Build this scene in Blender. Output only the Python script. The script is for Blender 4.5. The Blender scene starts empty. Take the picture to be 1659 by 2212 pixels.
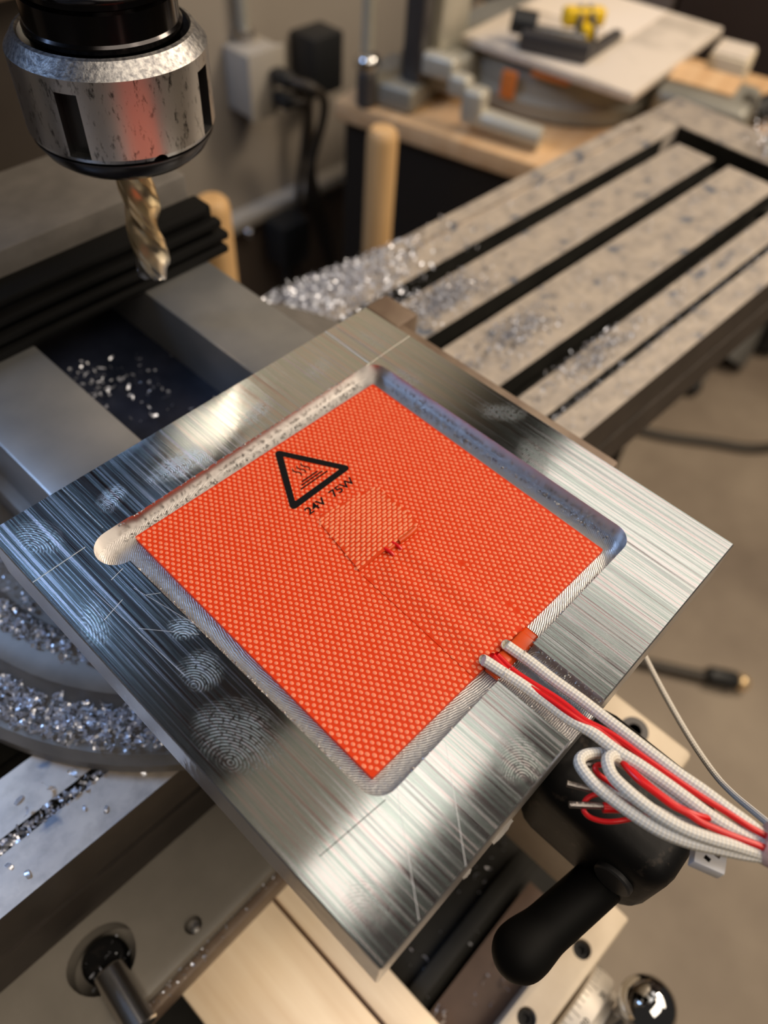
import bpy, bmesh, math, random
from mathutils import Vector, Matrix
random.seed(7)
PI = math.pi
SC = bpy.context.scene
COL = SC.collection
# ------------------------------------------------------------------ camera
cam_d = bpy.data.cameras.new('camera'); cam = bpy.data.objects.new('camera', cam_d); COL.objects.link(cam)
RX = Vector((0.68714126, -0.72426619, 0.05723082)); RY = Vector((-0.5441018, -0.5652095, -0.62007375)); RZ = Vector((0.48144586, 0.39493887, -0.78245331))
m3 = Matrix((RX, -RY, -RZ)).transposed()
cam.matrix_world = Matrix.Translation((-0.10249561, -0.08735824, 0.18346972)) @ m3.to_4x4()
cam_d.sensor_fit = 'VERTICAL'; cam_d.sensor_height = 36.0; cam_d.sensor_width = 27.0
cam_d.lens = 1658.72 / 2212 * 36.0
cam_d.clip_start = 0.01; cam_d.clip_end = 30
cam_d.dof.use_dof = True; cam_d.dof.focus_distance = 0.217; cam_d.dof.aperture_fstop = 7.6
SC.camera = cam
# ------------------------------------------------------------------ world, lamps, exposure
w = bpy.data.worlds.new('workshop_air'); SC.world = w; w.use_nodes = True
bg = w.node_tree.nodes['Background']; bg.inputs[0].default_value = (0.52, 0.47, 0.43, 1); bg.inputs[1].default_value = 0.06
def area(name, loc, target, sx, sy, power, col, spread=180):
    d = bpy.data.lights.new(name, 'AREA'); d.shape = 'RECTANGLE'; d.size = sx; d.size_y = sy; d.energy = power; d.color = col
    d.spread = math.radians(spread)
    o = bpy.data.objects.new(name, d); COL.objects.link(o); o.location = loc
    o.rotation_euler = (Vector(target) - Vector(loc)).to_track_quat('-Z', 'Y').to_euler()
    return o
area('ceiling_lamp_over_mill', (0.36, 0.235, 1.5), (0.36, 0.235, 0), 0.62, 0.26, 0.75, (1.0, 0.93, 0.84))
area('ceiling_lamp_over_bench', (1.4, 0.24, 1.5), (1.4, 0.24, 0), 0.55, 0.62, 1.55, (1.0, 0.91, 0.82))
area('added_key_light', (0.95, -0.75, 1.25), (0.1, 0.05, -0.1), 1.1, 1.1, 16, (1.0, 0.84, 0.66))  # added key light, no known source, placed where the plate does not mirror it
area('added_bench_fill', (1.55, -0.35, 1.15), (0.4, 0.1, -0.2), 0.4, 0.4, 17, (1.0, 0.82, 0.62))  # added fill that brightens bench, wall and table; no known lamp there
area('shop_light_over_shoulder', (-0.15, -0.8, 1.35), (-0.08, 0.02, -0.1), 1.3, 0.8, 12.5, (1.0, 0.86, 0.70))
area('window_daylight', (-0.42, 0.78, 0.84), (-0.02, 0.1, 0.0), 0.42, 0.36, 8, (0.36, 0.58, 1.0))
SC.view_settings.view_transform = 'Standard'; SC.view_settings.look = 'None'
SC.view_settings.exposure = 0.0; SC.view_settings.gamma = 1.0; SC.view_settings.use_curve_mapping = False

# ------------------------------------------------------------------ materials
def nt(m): return m.node_tree.nodes, m.node_tree.links
def mat(name, col, rough=0.5, metal=0.0, **kw):
    m = bpy.data.materials.new(name); m.use_nodes = True
    b = m.node_tree.nodes['Principled BSDF']
    b.inputs['Base Color'].default_value = (*col, 1); b.inputs['Roughness'].default_value = rough; b.inputs['Metallic'].default_value = metal
    for k, v in kw.items(): b.inputs[k.replace('_', ' ')].default_value = v
    return m
def bs(m): return m.node_tree.nodes['Principled BSDF']
def tex(m, scale, detail=4, rough=.55, kind='Object', loc=(0, 0, 0)):
    N, L = nt(m); tc = N.new('ShaderNodeTexCoord'); mp = N.new('ShaderNodeMapping'); mp.inputs['Scale'].default_value = scale; mp.inputs['Location'].default_value = loc
    n = N.new('ShaderNodeTexNoise'); n.inputs['Scale'].default_value = 1; n.inputs['Detail'].default_value = detail; n.inputs['Roughness'].default_value = rough
    L.new(tc.outputs[kind], mp.inputs['Vector']); L.new(mp.outputs['Vector'], n.inputs['Vector']); return n
def ramp(m, src, stops):
    N, L = nt(m); r = N.new('ShaderNodeValToRGB'); e = r.color_ramp.elements
    while len(e) < len(stops): e.new(0.5)
    for i, (p, c) in enumerate(stops): e[i].position = p; e[i].color = (*c, 1) if len(c) == 3 else c
    L.new(src, r.inputs['Fac']); return r
def bump(m, src, strength=.3, dist=.001):
    N, L = nt(m); b = N.new('ShaderNodeBump'); b.inputs['Strength'].default_value = strength; b.inputs['Distance'].default_value = dist
    L.new(src, b.inputs['Height']); L.new(b.outputs['Normal'], bs(m).inputs['Normal']); return b
def mottled(name, c1, c2, scale, rough=.5, metal=0., bmp=.0, lo=.35, hi=.65, dist=.0005, stretch=(1, 1, 1)):
    m = mat(name, c1, rough, metal); n = tex(m, tuple(scale * s for s in stretch), 6)
    r = ramp(m, n.outputs['Fac'], [(lo, c1), (hi, c2)]); m.node_tree.links.new(r.outputs['Color'], bs(m).inputs['Base Color'])
    if bmp: bump(m, n.outputs['Fac'], bmp, dist)
    return m
def grey(v): return (v, v, v)

def brushed_alu():
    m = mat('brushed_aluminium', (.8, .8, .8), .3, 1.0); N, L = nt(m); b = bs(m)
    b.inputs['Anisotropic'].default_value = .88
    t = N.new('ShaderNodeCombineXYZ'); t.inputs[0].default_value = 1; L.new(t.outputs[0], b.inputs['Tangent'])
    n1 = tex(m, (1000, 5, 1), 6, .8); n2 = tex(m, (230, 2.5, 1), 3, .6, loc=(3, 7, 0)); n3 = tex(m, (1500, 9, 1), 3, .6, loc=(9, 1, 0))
    rc = ramp(m, n1.outputs['Fac'], [(.30, (.32, .32, .32)), (.40, (.80, .64, .62)), (.46, (.88, .88, .86)), (.52, (.58, .70, .63)), (.58, (.92, .90, .92)), (.64, (.66, .54, .52)), (.71, (.36, .35, .37))])  # pinkish and greenish streaks: diffraction sheen put into the base colour
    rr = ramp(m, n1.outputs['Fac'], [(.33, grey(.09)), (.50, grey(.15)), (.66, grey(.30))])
    # finger marks: ellipses filled with ridges (centre mm, half axes mm, turn, ridge density)
    prints = [(71.8, 7.2, 9, 5.2, 2.2, 1), (62.2, -13, 9.5, 5.6, .9, 1), (60.5, 42, 8.5, 5.5, 2.0, .6), (41, 66, 7, 5, .3, .6), (-21, 63, 13, 5.5, -.1, .9),
              (-45, 66, 6, 4, .5, .8), (-66, -18, 9, 13, .3, 1), (-61.5, 2, 6, 7, .2, .9), (-22, -71, 7, 6, .7, .9), (-57, 15, 4, 5, .5, .9), (11, 65, 9, 5, .2, .7),
              (-73, 33, 4, 9, -.3, .5), (66, 64, 9, 9, .4, .45), (-68, 68, 6, 9, .2, .45), (-70, -67, 6, 7, .2, .4), (20, -68, 9, 5, .2, .35)]
    tc = N.new('ShaderNodeTexCoord'); acc = None
    nz = N.new('ShaderNodeTexNoise'); nz.inputs['Scale'].default_value = 150; nz.inputs['Detail'].default_value = 3; L.new(tc.outputs['Object'], nz.inputs['Vector'])
    nd = N.new('ShaderNodeTexNoise'); nd.inputs['Scale'].default_value = 900; L.new(tc.outputs['Object'], nd.inputs['Vector'])
    for (cx, cy, ra, rb, rot, amt) in prints:
        mp = N.new('ShaderNodeMapping'); mp.vector_type = 'TEXTURE'
        mp.inputs['Location'].default_value = (cx * .001, cy * .001, 0); mp.inputs['Rotation'].default_value = (0, 0, rot); mp.inputs['Scale'].default_value = (ra * .001, rb * .001, 1)
        L.new(tc.outputs['Object'], mp.inputs['Vector'])
        ln = N.new('ShaderNodeVectorMath'); ln.operation = 'LENGTH'; L.new(mp.outputs[0], ln.inputs[0])
        a = N.new('ShaderNodeMath'); a.operation = 'ADD'; L.new(ln.outputs['Value'], a.inputs[0])
        s = N.new('ShaderNodeMath'); s.operation = 'MULTIPLY_ADD'; L.new(nz.outputs['Fac'], s.inputs[0]); s.inputs[1].default_value = .95; s.inputs[2].default_value = -.47; L.new(s.outputs[0], a.inputs[1])
        mr = N.new('ShaderNodeMapRange'); mr.inputs['From Min'].default_value = .45; mr.inputs['From Max'].default_value = 1.05; mr.inputs['To Min'].default_value = amt; mr.inputs['To Max'].default_value = 0
        L.new(a.outputs[0], mr.inputs['Value'])
        of = N.new('ShaderNodeVectorMath'); of.operation = 'ADD'; of.inputs[1].default_value = (.75, .15, 0); L.new(mp.outputs[0], of.inputs[0])
        l2 = N.new('ShaderNodeVectorMath'); l2.operation = 'LENGTH'; L.new(of.outputs[0], l2.inputs[0])
        a2 = N.new('ShaderNodeMath'); a2.operation = 'MULTIPLY_ADD'; L.new(nz.outputs['Fac'], a2.inputs[0]); a2.inputs[1].default_value = .10; L.new(l2.outputs['Value'], a2.inputs[2])
        rg = N.new('ShaderNodeMath'); rg.operation = 'MULTIPLY'; rg.inputs[1].default_value = 2 * PI * ra / .72; L.new(a2.outputs[0], rg.inputs[0])
        sn = N.new('ShaderNodeMath'); sn.operation = 'SINE'; L.new(rg.outputs[0], sn.inputs[0])
        sm = N.new('ShaderNodeMapRange'); sm.inputs['From Min'].default_value = -.3; sm.inputs['From Max'].default_value = .6; sm.inputs['To Min'].default_value = .15; sm.inputs['To Max'].default_value = 1; L.new(sn.outputs[0], sm.inputs['Value'])
        mu = N.new('ShaderNodeMath'); mu.operation = 'MULTIPLY'; L.new(mr.outputs[0], mu.inputs[0]); L.new(sm.outputs[0], mu.inputs[1])
        if acc is None: acc = mu
        else:
            mx = N.new('ShaderNodeMath'); mx.operation = 'MAXIMUM'; L.new(acc.outputs[0], mx.inputs[0]); L.new(mu.outputs[0], mx.inputs[1]); acc = mx
    brk = N.new('ShaderNodeMapRange'); brk.inputs['From Min'].default_value = .30; brk.inputs['From Max'].default_value = .50; brk.inputs['To Max'].default_value = .58; L.new(nd.outputs['Fac'], brk.inputs['Value'])
    fa = N.new('ShaderNodeMath'); fa.operation = 'MULTIPLY'; L.new(acc.outputs[0], fa.inputs[0]); L.new(brk.outputs[0], fa.inputs[1])
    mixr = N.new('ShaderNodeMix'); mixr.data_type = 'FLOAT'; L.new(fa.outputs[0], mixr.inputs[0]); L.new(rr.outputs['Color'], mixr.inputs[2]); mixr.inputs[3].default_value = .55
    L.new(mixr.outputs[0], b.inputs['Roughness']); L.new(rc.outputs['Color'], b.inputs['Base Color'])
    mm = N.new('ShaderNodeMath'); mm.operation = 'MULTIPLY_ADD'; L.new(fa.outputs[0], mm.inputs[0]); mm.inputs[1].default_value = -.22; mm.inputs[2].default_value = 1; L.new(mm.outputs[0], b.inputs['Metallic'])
    bump(m, n3.outputs['Fac'], .05, .0003)
    return m

def milled(name, rough, strength, scale, col=.82):
    m = mat(name, grey(col), rough, 1.0); N, L = nt(m)
    tc = N.new('ShaderNodeTexCoord'); wv = N.new('ShaderNodeTexWave'); wv.wave_type = 'RINGS'; wv.rings_direction = 'Z'
    mp = N.new('ShaderNodeMapping'); mp.inputs['Location'].default_value = (.004, .003, 0); L.new(tc.outputs['Object'], mp.inputs['Vector'])
    # repeated arcs: fold the plane along both axes, then rings
    fr = N.new('ShaderNodeVectorMath'); fr.operation = 'MODULO'; fr.inputs[1].default_value = (.0137, .0121, 1); L.new(mp.outputs[0], fr.inputs[0])
    L.new(mp.outputs[0], wv.inputs['Vector']); wv.inputs['Scale'].default_value = scale; wv.inputs['Distortion'].default_value = 5; wv.inputs['Detail'].default_value = 3; wv.inputs['Detail Scale'].default_value = .6
    n = tex(m, (900, 900, 900), 4)
    wh = N.new('ShaderNodeMath'); wh.operation = 'MULTIPLY'; wh.inputs[1].default_value = .45; L.new(wv.outputs['Fac'], wh.inputs[0])
    ad = N.new('ShaderNodeMath'); ad.operation = 'MULTIPLY_ADD'; L.new(n.outputs['Fac'], ad.inputs[0]); ad.inputs[1].default_value = 1.3; L.new(wh.outputs[0], ad.inputs[2])
    bump(m, ad.outputs[0], strength, .0004)
    return m

def braid(name, col, col2):
    m = mat(name, col, .75); N, L = nt(m); b = bs(m)
    uv = N.new('ShaderNodeUVMap'); sp = N.new('ShaderNodeSeparateXYZ'); L.new(uv.outputs[0], sp.inputs[0])
    def lin(a, c):
        x = N.new('ShaderNodeMath'); x.operation = 'MULTIPLY'; x.inputs[1].default_value = a; L.new(sp.outputs[0], x.inputs[0])
        y = N.new('ShaderNodeMath'); y.operation = 'MULTIPLY_ADD'; y.inputs[1].default_value = c; L.new(sp.outputs[1], y.inputs[0]); L.new(x.outputs[0], y.inputs[2])
        s = N.new('ShaderNodeMath'); s.operation = 'SINE'; L.new(y.outputs[0], s.inputs[0]); return s
    p = N.new('ShaderNodeMath'); p.operation = 'MULTIPLY'; L.new(lin(2 * PI * 5, 3200).outputs[0], p.inputs[0]); L.new(lin(2 * PI * 5, -3200).outputs[0], p.inputs[1])
    r = ramp(m, p.outputs[0], [(0.0, col2), (.35, col)]); L.new(r.outputs['Color'], b.inputs['Base Color'])
    bump(m, p.outputs[0], .5, .0002); return m

M = {}
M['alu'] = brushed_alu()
M['alu_floor'] = milled('milled_pocket_floor', .42, .30, 520, .5)
M['alu_wall'] = mat('milled_pocket_wall', (.78, .74, .72), .27, 1.0); bump(M['alu_wall'], tex(M['alu_wall'], (300, 300, 2500), 3).outputs['Fac'], .03, .0003)
M['alu_side'] = mat('sawn_aluminium_side', (.72, .72, .73), .30, 1.0); bump(M['alu_side'], tex(M['alu_side'], (600, 500, 160), 4).outputs['Fac'], .5, .0006)
M['scribe'] = mat('scribed_bright_aluminium', (.95, .93, .9), .35, 1.0)
M['scratch'] = mat('fine_scratch_aluminium', (.75, .75, .75), .5, 1.0)
M['burr'] = mottled('aluminium_burr', (.55, .54, .52), (.25, .25, .25), 600, .35, 1.0, .6)
M['sil'] = mat('orange_silicone', (.62, .036, .0015), .6, Specular_IOR_Level=.18); bump(M['sil'], tex(M['sil'], (900, 900, 900), 3).outputs['Fac'], .12, .0002)
M['sil'].node_tree.nodes['Principled BSDF'].inputs['Coat Weight'].default_value = .05
M['sil_dot'] = mat('pale_orange_weave', (.80, .215, .10), .45, Specular_IOR_Level=.3)
M['sil_dot2'] = mat('salmon_patch_weave', (.80, .25, .115), .5, Specular_IOR_Level=.3)
M['sil2'] = mat('orange_patch_silicone', (.60, .042, .003), .6, Specular_IOR_Level=.2)
M['sil_bead'] = mat('orange_silicone_bead', (.60, .060, .003), .38)
M['ink'] = mat('black_print_ink', (.004, .004, .004), .8, Specular_IOR_Level=.15)
M['braid'] = braid('white_braided_sleeve', (.80, .76, .68), (.62, .58, .5))
M['braid_l'] = braid('translucent_sleeve', (.74, .70, .64), (.62, .58, .52))
M['red'] = mat('red_wire_insulation', (.62, .006, .008), .28)
M['ferrule'] = mat('tinned_crimp', (.28, .26, .25), .38, 1.0); bump(M['ferrule'], tex(M['ferrule'], (900, 900, 900), 3).outputs['Fac'], .8, .0003)
M['white_pl'] = mat('white_plastic', (.8, .8, .82), .35)
M['tie'] = mat('clear_pink_sleeve', (.85, .62, .58), .25); bs(M['tie']).inputs['Transmission Weight'].default_value = .55
# table: worn cast iron
def table_mat():
    m = mat('worn_cast_iron', (.5, .42, .34), .40, .3); N, L = nt(m); b = bs(m)
    n = tex(m, (55, 75, 30), 3, .5); n2 = tex(m, (160, 160, 150), 4); n3 = tex(m, (25, 500, 20), 3)
    r = ramp(m, n.outputs['Fac'], [(.31, (.16, .19, .25)), (.38, (.47, .42, .38)), (.62, (.60, .53, .46))])
    r2 = ramp(m, n2.outputs['Fac'], [(.3, grey(.72)), (.55, grey(1))])
    mx = N.new('ShaderNodeMix'); mx.data_type = 'RGBA'; mx.blend_type = 'MULTIPLY'; mx.inputs[0].default_value = .8; L.new(r.outputs['Color'], mx.inputs[6]); L.new(r2.outputs['Color'], mx.inputs[7])
    L.new(mx.outputs[2], b.inputs['Base Color']); bump(m, n3.outputs['Fac'], .08, .0004); return m
M['table'] = table_mat()
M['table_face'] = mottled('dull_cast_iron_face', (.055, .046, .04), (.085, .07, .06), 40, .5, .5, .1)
M['vise_way'] = mottled('ground_vise_way', (.32, .33, .34), (.44, .44, .44), 22, .36, .75, .04)
M['vise_cast'] = mottled('grey_cast_vise', (.16, .15, .14), (.22, .205, .19), 60, .5, .35, .15)
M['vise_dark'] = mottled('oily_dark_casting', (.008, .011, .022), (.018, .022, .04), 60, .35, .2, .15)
M['black'] = mat('black_oxide', (.012, .012, .013), .35); M['rubber'] = mat('matt_black_rubber', (.004, .004, .004), .6, Specular_IOR_Level=.12)
M['black_worn'] = mottled('worn_black_crank', (.005, .005, .0055), (.05, .04, .033), 170, .48, .1, .3, .60, .74)
bs(M['black_worn']).inputs['Specular IOR Level'].default_value = .25
M['brown_iron'] = mottled('rusty_brown_iron', (.16, .11, .08), (.24, .18, .13), 60, .55, .2, .2)
M['saddle'] = mottled('grey_painted_saddle', (.21, .19, .16), (.26, .235, .20), 30, .55, 0, .05)
M['way_tan'] = mottled('warm_lit_machined_way', (.80, .62, .42), (.92, .76, .55), 14, .45, .25, .04, .35, .65, .0004, (9, .6, 1))  # strong warm light on the way is put into this bright tone
M['bracket'] = mottled('tan_painted_bracket', (.50, .41, .30), (.60, .51, .39), 30, .5, .1, .05)
M['base_dark'] = mottled('dark_base_and_slot_shade', (.012, .0115, .010), (.022, .021, .018), 40, .62, 0, .1)
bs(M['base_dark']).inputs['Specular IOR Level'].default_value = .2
M['base_brown'] = mottled('brown_oily_base', (.06, .03, .018), (.09, .05, .03), 40, .4, 0, .1)
M['column'] = mottled('brown_grey_column', (.045, .036, .03), (.06, .05, .042), 12, .55, .1)
M['chrome'] = mat('polished_chrome', (.6, .6, .6), .06, 1.0)
M['steel'] = mat('brushed_steel', (.62, .60, .58), .24, 1.0)
M['steel_nut'] = mat('ground_nut_steel', (.60, .59, .58), .32, 1.0)
def nut_detail(m):
    N, L = nt(m); n = tex(m, (500, 500, 200), 5, .7); r = ramp(m, n.outputs['Fac'], [(.33, grey(.12)), (.45, grey(.60))]); L.new(r.outputs['Color'], bs(m).inputs['Base Color'])
nut_detail(M['steel_nut'])
M['nut_rim'] = mottled('stained_nut_rim', (.16, .16, .17), (.42, .41, .40), 700, .42, 1.0, .3)
M['blued'] = mat('black_polished_holder', (.045, .043, .045), .16, 1.0)
M['blued_ring'] = mat('dark_nut_ring', (.05, .05, .055), .28, .9)
def gold_mat():
    m = mat('gold_coated_carbide', (.75, .5, .2), .30, 1.0); N, L = nt(m)
    tc = N.new('ShaderNodeTexCoord'); sp = N.new('ShaderNodeSeparateXYZ'); L.new(tc.outputs['Object'], sp.inputs[0])
    mr = N.new('ShaderNodeMapRange'); mr.inputs['From Min'].default_value = .0; mr.inputs['From Max'].default_value = .016; L.new(sp.outputs[2], mr.inputs['Value'])
    r = ramp(m, mr.outputs[0], [(.0, (.9, .9, .93)), (.35, (.88, .78, .62)), (1., (.86, .66, .38))]); L.new(r.outputs['Color'], bs(m).inputs['Base Color']); return m
M['gold'] = gold_mat()
M['satin'] = mat('satin_dial_metal', (.60, .55, .48), .45, .2)
M['chip'] = mat('bright_aluminium_chip', (.76, .79, .88), .32, .72)
M['chip_blue'] = mat('dull_bluish_chip', (.50, .53, .62), .36, .7)
M['wall'] = mottled('greige_painted_wall', (.33, .29, .245), (.36, .32, .27), 3, .7)
M['wall_low'] = mottled('brown_lower_wall', (.14, .105, .08), (.17, .13, .10), 4, .7)
M['floor'] = mottled('stained_concrete', (.20, .155, .115), (.36, .295, .225), 2.6, .6, 0, .05, .35, .62)
M['ply'] = mottled('plywood', (.62, .38, .19), (.74, .50, .28), 5, .55, 0, 0, .35, .65, .0005, (1, 8, 8))
M['wood'] = mottled('turned_beech', (.58, .35, .15), (.72, .47, .23), 8, .5, 0, 0, .3, .7, .0005, (10, 10, 1))
M['darkpanel'] = mat('black_bench_panel', (.008, .006, .005), .6)
M['brownpanel'] = mottled('dark_brown_panel', (.03, .018, .012), (.05, .03, .02), 3, .6)
M['greydoor'] = mottled('grey_brown_door', (.17, .13, .105), (.21, .165, .135), 3, .6)
M['cast_green'] = mottled('grey_green_casting', (.24, .235, .20), (.30, .29, .25), 12, .45, .3)
M['cast_pale'] = mottled('pale_casting', (.46, .44, .36), (.54, .51, .43), 12, .4, .3)
M['orange'] = mat('orange_scale_tape', (.55, .16, .03), .5)
M['paper'] = mottled('grimy_drawing_board', (.70, .62, .53), (.42, .37, .31), 14, .6, 0, 0, .5, .75)
M['yellow'] = mat('yellow_plastic', (.85, .55, .01), .4)
M['darkgrey'] = mat('dark_grey_metal', (.07, .065, .065), .4, .3)
M['plastic_blk'] = mat('black_plastic', (.015, .016, .017), .45)
M['plate_beige'] = mat('beige_outlet_cover', (.46, .42, .36), .5)
M['cable'] = mat('dark_cable_jacket', (.05, .04, .03), .5)
M['brass'] = mat('brass_tip', (1.0, .74, .42), .35, .8)
M['cap_grey'] = mat('dark_grey_cap', (.022, .022, .024), .5)
M['greyfoot'] = mat('grey_rubber_foot', (.11, .105, .095), .6)

# ------------------------------------------------------------------ mesh helpers
class MB:
    def __init__(s): s.bm = bmesh.new(); s.uv = s.bm.loops.layers.uv.new('UVMap')
    def box(s, x0, x1, y0, y1, z0, z1, bev=0, seg=2, rot=0, piv=(0, 0)):
        r = bmesh.ops.create_cube(s.bm, size=1); vs = r['verts']
        for v in vs: v.co = Vector(((x0 + x1) / 2 + v.co.x * (x1 - x0), (y0 + y1) / 2 + v.co.y * (y1 - y0), (z0 + z1) / 2 + v.co.z * (z1 - z0)))
        if bev:
            es = list({e for v in vs for e in v.link_edges}); g = bmesh.ops.bevel(s.bm, geom=es, offset=bev, segments=seg, affect='EDGES', profile=.5); vs = list({v for f in g['faces'] for v in f.verts} | {v for v in vs if v.is_valid})
        if rot: bmesh.ops.rotate(s.bm, verts=vs, cent=(piv[0], piv[1], 0), matrix=Matrix.Rotation(rot, 3, 'Z'))
        return s
    def prism(s, poly, z0, z1):
        a = [s.bm.verts.new((p[0], p[1], z0)) for p in poly]; b = [s.bm.verts.new((p[0], p[1], z1)) for p in poly]; n = len(poly)
        s.bm.faces.new(a[::-1]); s.bm.faces.new(b)
        for i in range(n): s.bm.faces.new((a[i], a[(i + 1) % n], b[(i + 1) % n], b[i]))
        return s
    def lathe(s, prof, c=(0, 0, 0), axis=(0, 0, 1), n=48, cap=True):
        q = Vector((0, 0, 1)).rotation_difference(Vector(axis)); rings = []
        for (r, z) in prof:
            rings.append([s.bm.verts.new(Vector(c) + q @ Vector((r * math.cos(2 * PI * i / n), r * math.sin(2 * PI * i / n), z))) for i in range(n)])
        for a, b in zip(rings, rings[1:]):
            for i in range(n): s.bm.faces.new((a[i], a[(i + 1) % n], b[(i + 1) % n], b[i]))
        if cap: s.bm.faces.new(rings[0][::-1]); s.bm.faces.new(rings[-1])
        return s
    def cyl(s, p0, p1, r, r1=None, n=24):
        d = Vector(p1) - Vector(p0); r1 = r if r1 is None else r1; c = min(r, r1) * .12
        return s.lathe([(r - c, 0), (r, c), (r1, d.length - c), (r1 - c, d.length)], p0, d.normalized(), n)
    def ball(s, c, r, n=24, sq=1):
        return s.lathe([(max(1e-5, r * math.sin(PI * k / 12)), -sq * r * math.cos(PI * k / 12)) for k in range(13)], c, (0, 0, 1), n)
    def tube(s, pts, r, n=12, sub=6, cap=True):
        P = [Vector(p) for p in pts]; out = []
        if sub > 1 and len(P) > 2:
            for i in range(len(P) - 1):
                a, b, c_, d = P[max(i - 1, 0)], P[i], P[i + 1], P[min(i + 2, len(P) - 1)]
                for k in range(sub):
                    t = k / sub
                    out.append(.5 * ((2 * b) + (-a + c_) * t + (2 * a - 5 * b + 4 * c_ - d) * t * t + (-a + 3 * b - 3 * c_ + d) * t ** 3))
            out.append(P[-1])
        else: out = P
        up = Vector((.13, .21, 1)); rings = []; L = 0; lens = []
        for i, p in enumerate(out):
            t = (out[min(i + 1, len(out) - 1)] - out[max(i - 1, 0)]).normalized()
            sx = t.cross(up).normalized(); sy = sx.cross(t); up = sy if abs(sy.dot(t)) < .9 else up
            rings.append([s.bm.verts.new(p + r * (sx * math.cos(2 * PI * j / n) + sy * math.sin(2 * PI * j / n))) for j in range(n)])
            if i: L += (p - out[i - 1]).length
            lens.append(L)
        for i in range(len(rings) - 1):
            for j in range(n):
                f = s.bm.faces.new((rings[i][j], rings[i][(j + 1) % n], rings[i + 1][(j + 1) % n], rings[i + 1][j]))
                for lp, (u, v) in zip(f.loops, ((j / n, lens[i]), ((j + 1) / n, lens[i]), ((j + 1) / n, lens[i + 1]), (j / n, lens[i + 1]))): lp[s.uv].uv = (u, v)
        if cap: s.bm.faces.new(rings[0][::-1]); s.bm.faces.new(rings[-1])
        return s
    def build(s, name, m, parent=None, label=None, cat=None, group=None, kind=None, smooth=35):
        bmesh.ops.recalc_face_normals(s.bm, faces=s.bm.faces)
        me = bpy.data.meshes.new(name); s.bm.to_mesh(me); s.bm.free()
        return finish(me, name, m, parent, label, cat, group, kind, smooth)
ORG = {}
def finish(me, name, m, parent=None, label=None, cat=None, group=None, kind=None, smooth=35):
    for k in (m if isinstance(m, (list, tuple)) else [m]): me.materials.append(k)
    if smooth:
        me.polygons.foreach_set('use_smooth', [True] * len(me.polygons)); me.set_sharp_from_angle(angle=math.radians(smooth))
    o = bpy.data.objects.new(name, me); COL.objects.link(o)
    if parent is not None:
        og = ORG[parent]; me.transform(Matrix.Translation(-og)); o.parent = parent; ORG[o] = og
    else:
        zs = [v.co for v in me.vertices]; lo = Vector((min(v.x for v in zs), min(v.y for v in zs), min(v.z for v in zs))); hi = Vector((max(v.x for v in zs), max(v.y for v in zs), max(v.z for v in zs)))
        og = Vector(((lo.x + hi.x) / 2, (lo.y + hi.y) / 2, lo.z)) if not kind == 'keep' else Vector((0, 0, 0))
        me.transform(Matrix.Translation(-og)); o.location = og; ORG[o] = og
    tag(o, label, cat, group, kind); return o
def tag(o, label=None, cat=None, group=None, kind=None):
    if label: o['label'] = label
    if cat: o['category'] = cat
    if group: o['group'] = group
    if kind: o['kind'] = kind
    return o
def empty(name, loc, label, cat, group=None, rz=0):
    o = bpy.data.objects.new(name, None); COL.objects.link(o); o.location = loc; o.rotation_euler = (0, 0, rz); o.empty_display_size = .01
    ORG[o] = Vector(loc); return tag(o, label, cat, group)
def boolean(target, cutters, op='DIFFERENCE'):
    for c in cutters:
        md = target.modifiers.new('cut', 'BOOLEAN'); md.object = c; md.operation = op; md.solver = 'EXACT'
    dg = bpy.context.evaluated_depsgraph_get(); dg.update()
    me = bpy.data.meshes.new_from_object(target.evaluated_get(dg)); target.modifiers.clear()
    old = target.data; target.data = me; bpy.data.meshes.remove(old)
    for c in cutters: bpy.data.objects.remove(c, do_unlink=True)
    return me
def tmp(mb):
    bmesh.ops.recalc_face_normals(mb.bm, faces=mb.bm.faces); me = bpy.data.meshes.new('tmp'); mb.bm.to_mesh(me); mb.bm.free()
    o = bpy.data.objects.new('tmp', me); COL.objects.link(o); return o
def rrect(x0, x1, y0, y1, r, n=8):
    P = []
    for cx, cy, a in ((x1 - r, y1 - r, 0), (x0 + r, y1 - r, 90), (x0 + r, y0 + r, 180), (x1 - r, y0 + r, 270)):
        for k in range(n + 1): t = math.radians(a + 90 * k / n); P.append((cx + r * math.cos(t), cy + r * math.sin(t)))
    return P

# ================================================================== SETTING
FZ = -0.95
MB().box(-2.2, 3.2, -2.2, 0.95, FZ - .05, FZ).build('floor', M['floor'], kind='structure', label='stained brown concrete workshop floor')
MB().box(-1.2, 3.2, .90, .95, -.535, 2.2).build('wall_back', M['wall'], kind='structure', label='greige painted workshop wall behind the mill')
MB().box(-1.2, 3.2, .905, .95, FZ, -.555).build('trim_1', M['wall_low'], kind='structure', label='brown lower part of the back wall')
MB().box(-1.2, 3.2, .870, .95, -.555, -.535, .003).build('trim_2', M['plate_beige'], kind='structure', label='narrow pale ledge along the back wall')
MB().box(2.1, 2.15, -.4, .9, FZ, 2.2).build('wall_right', M['brownpanel'], kind='structure', label='dark brown panelled wall beyond the bench')

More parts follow.
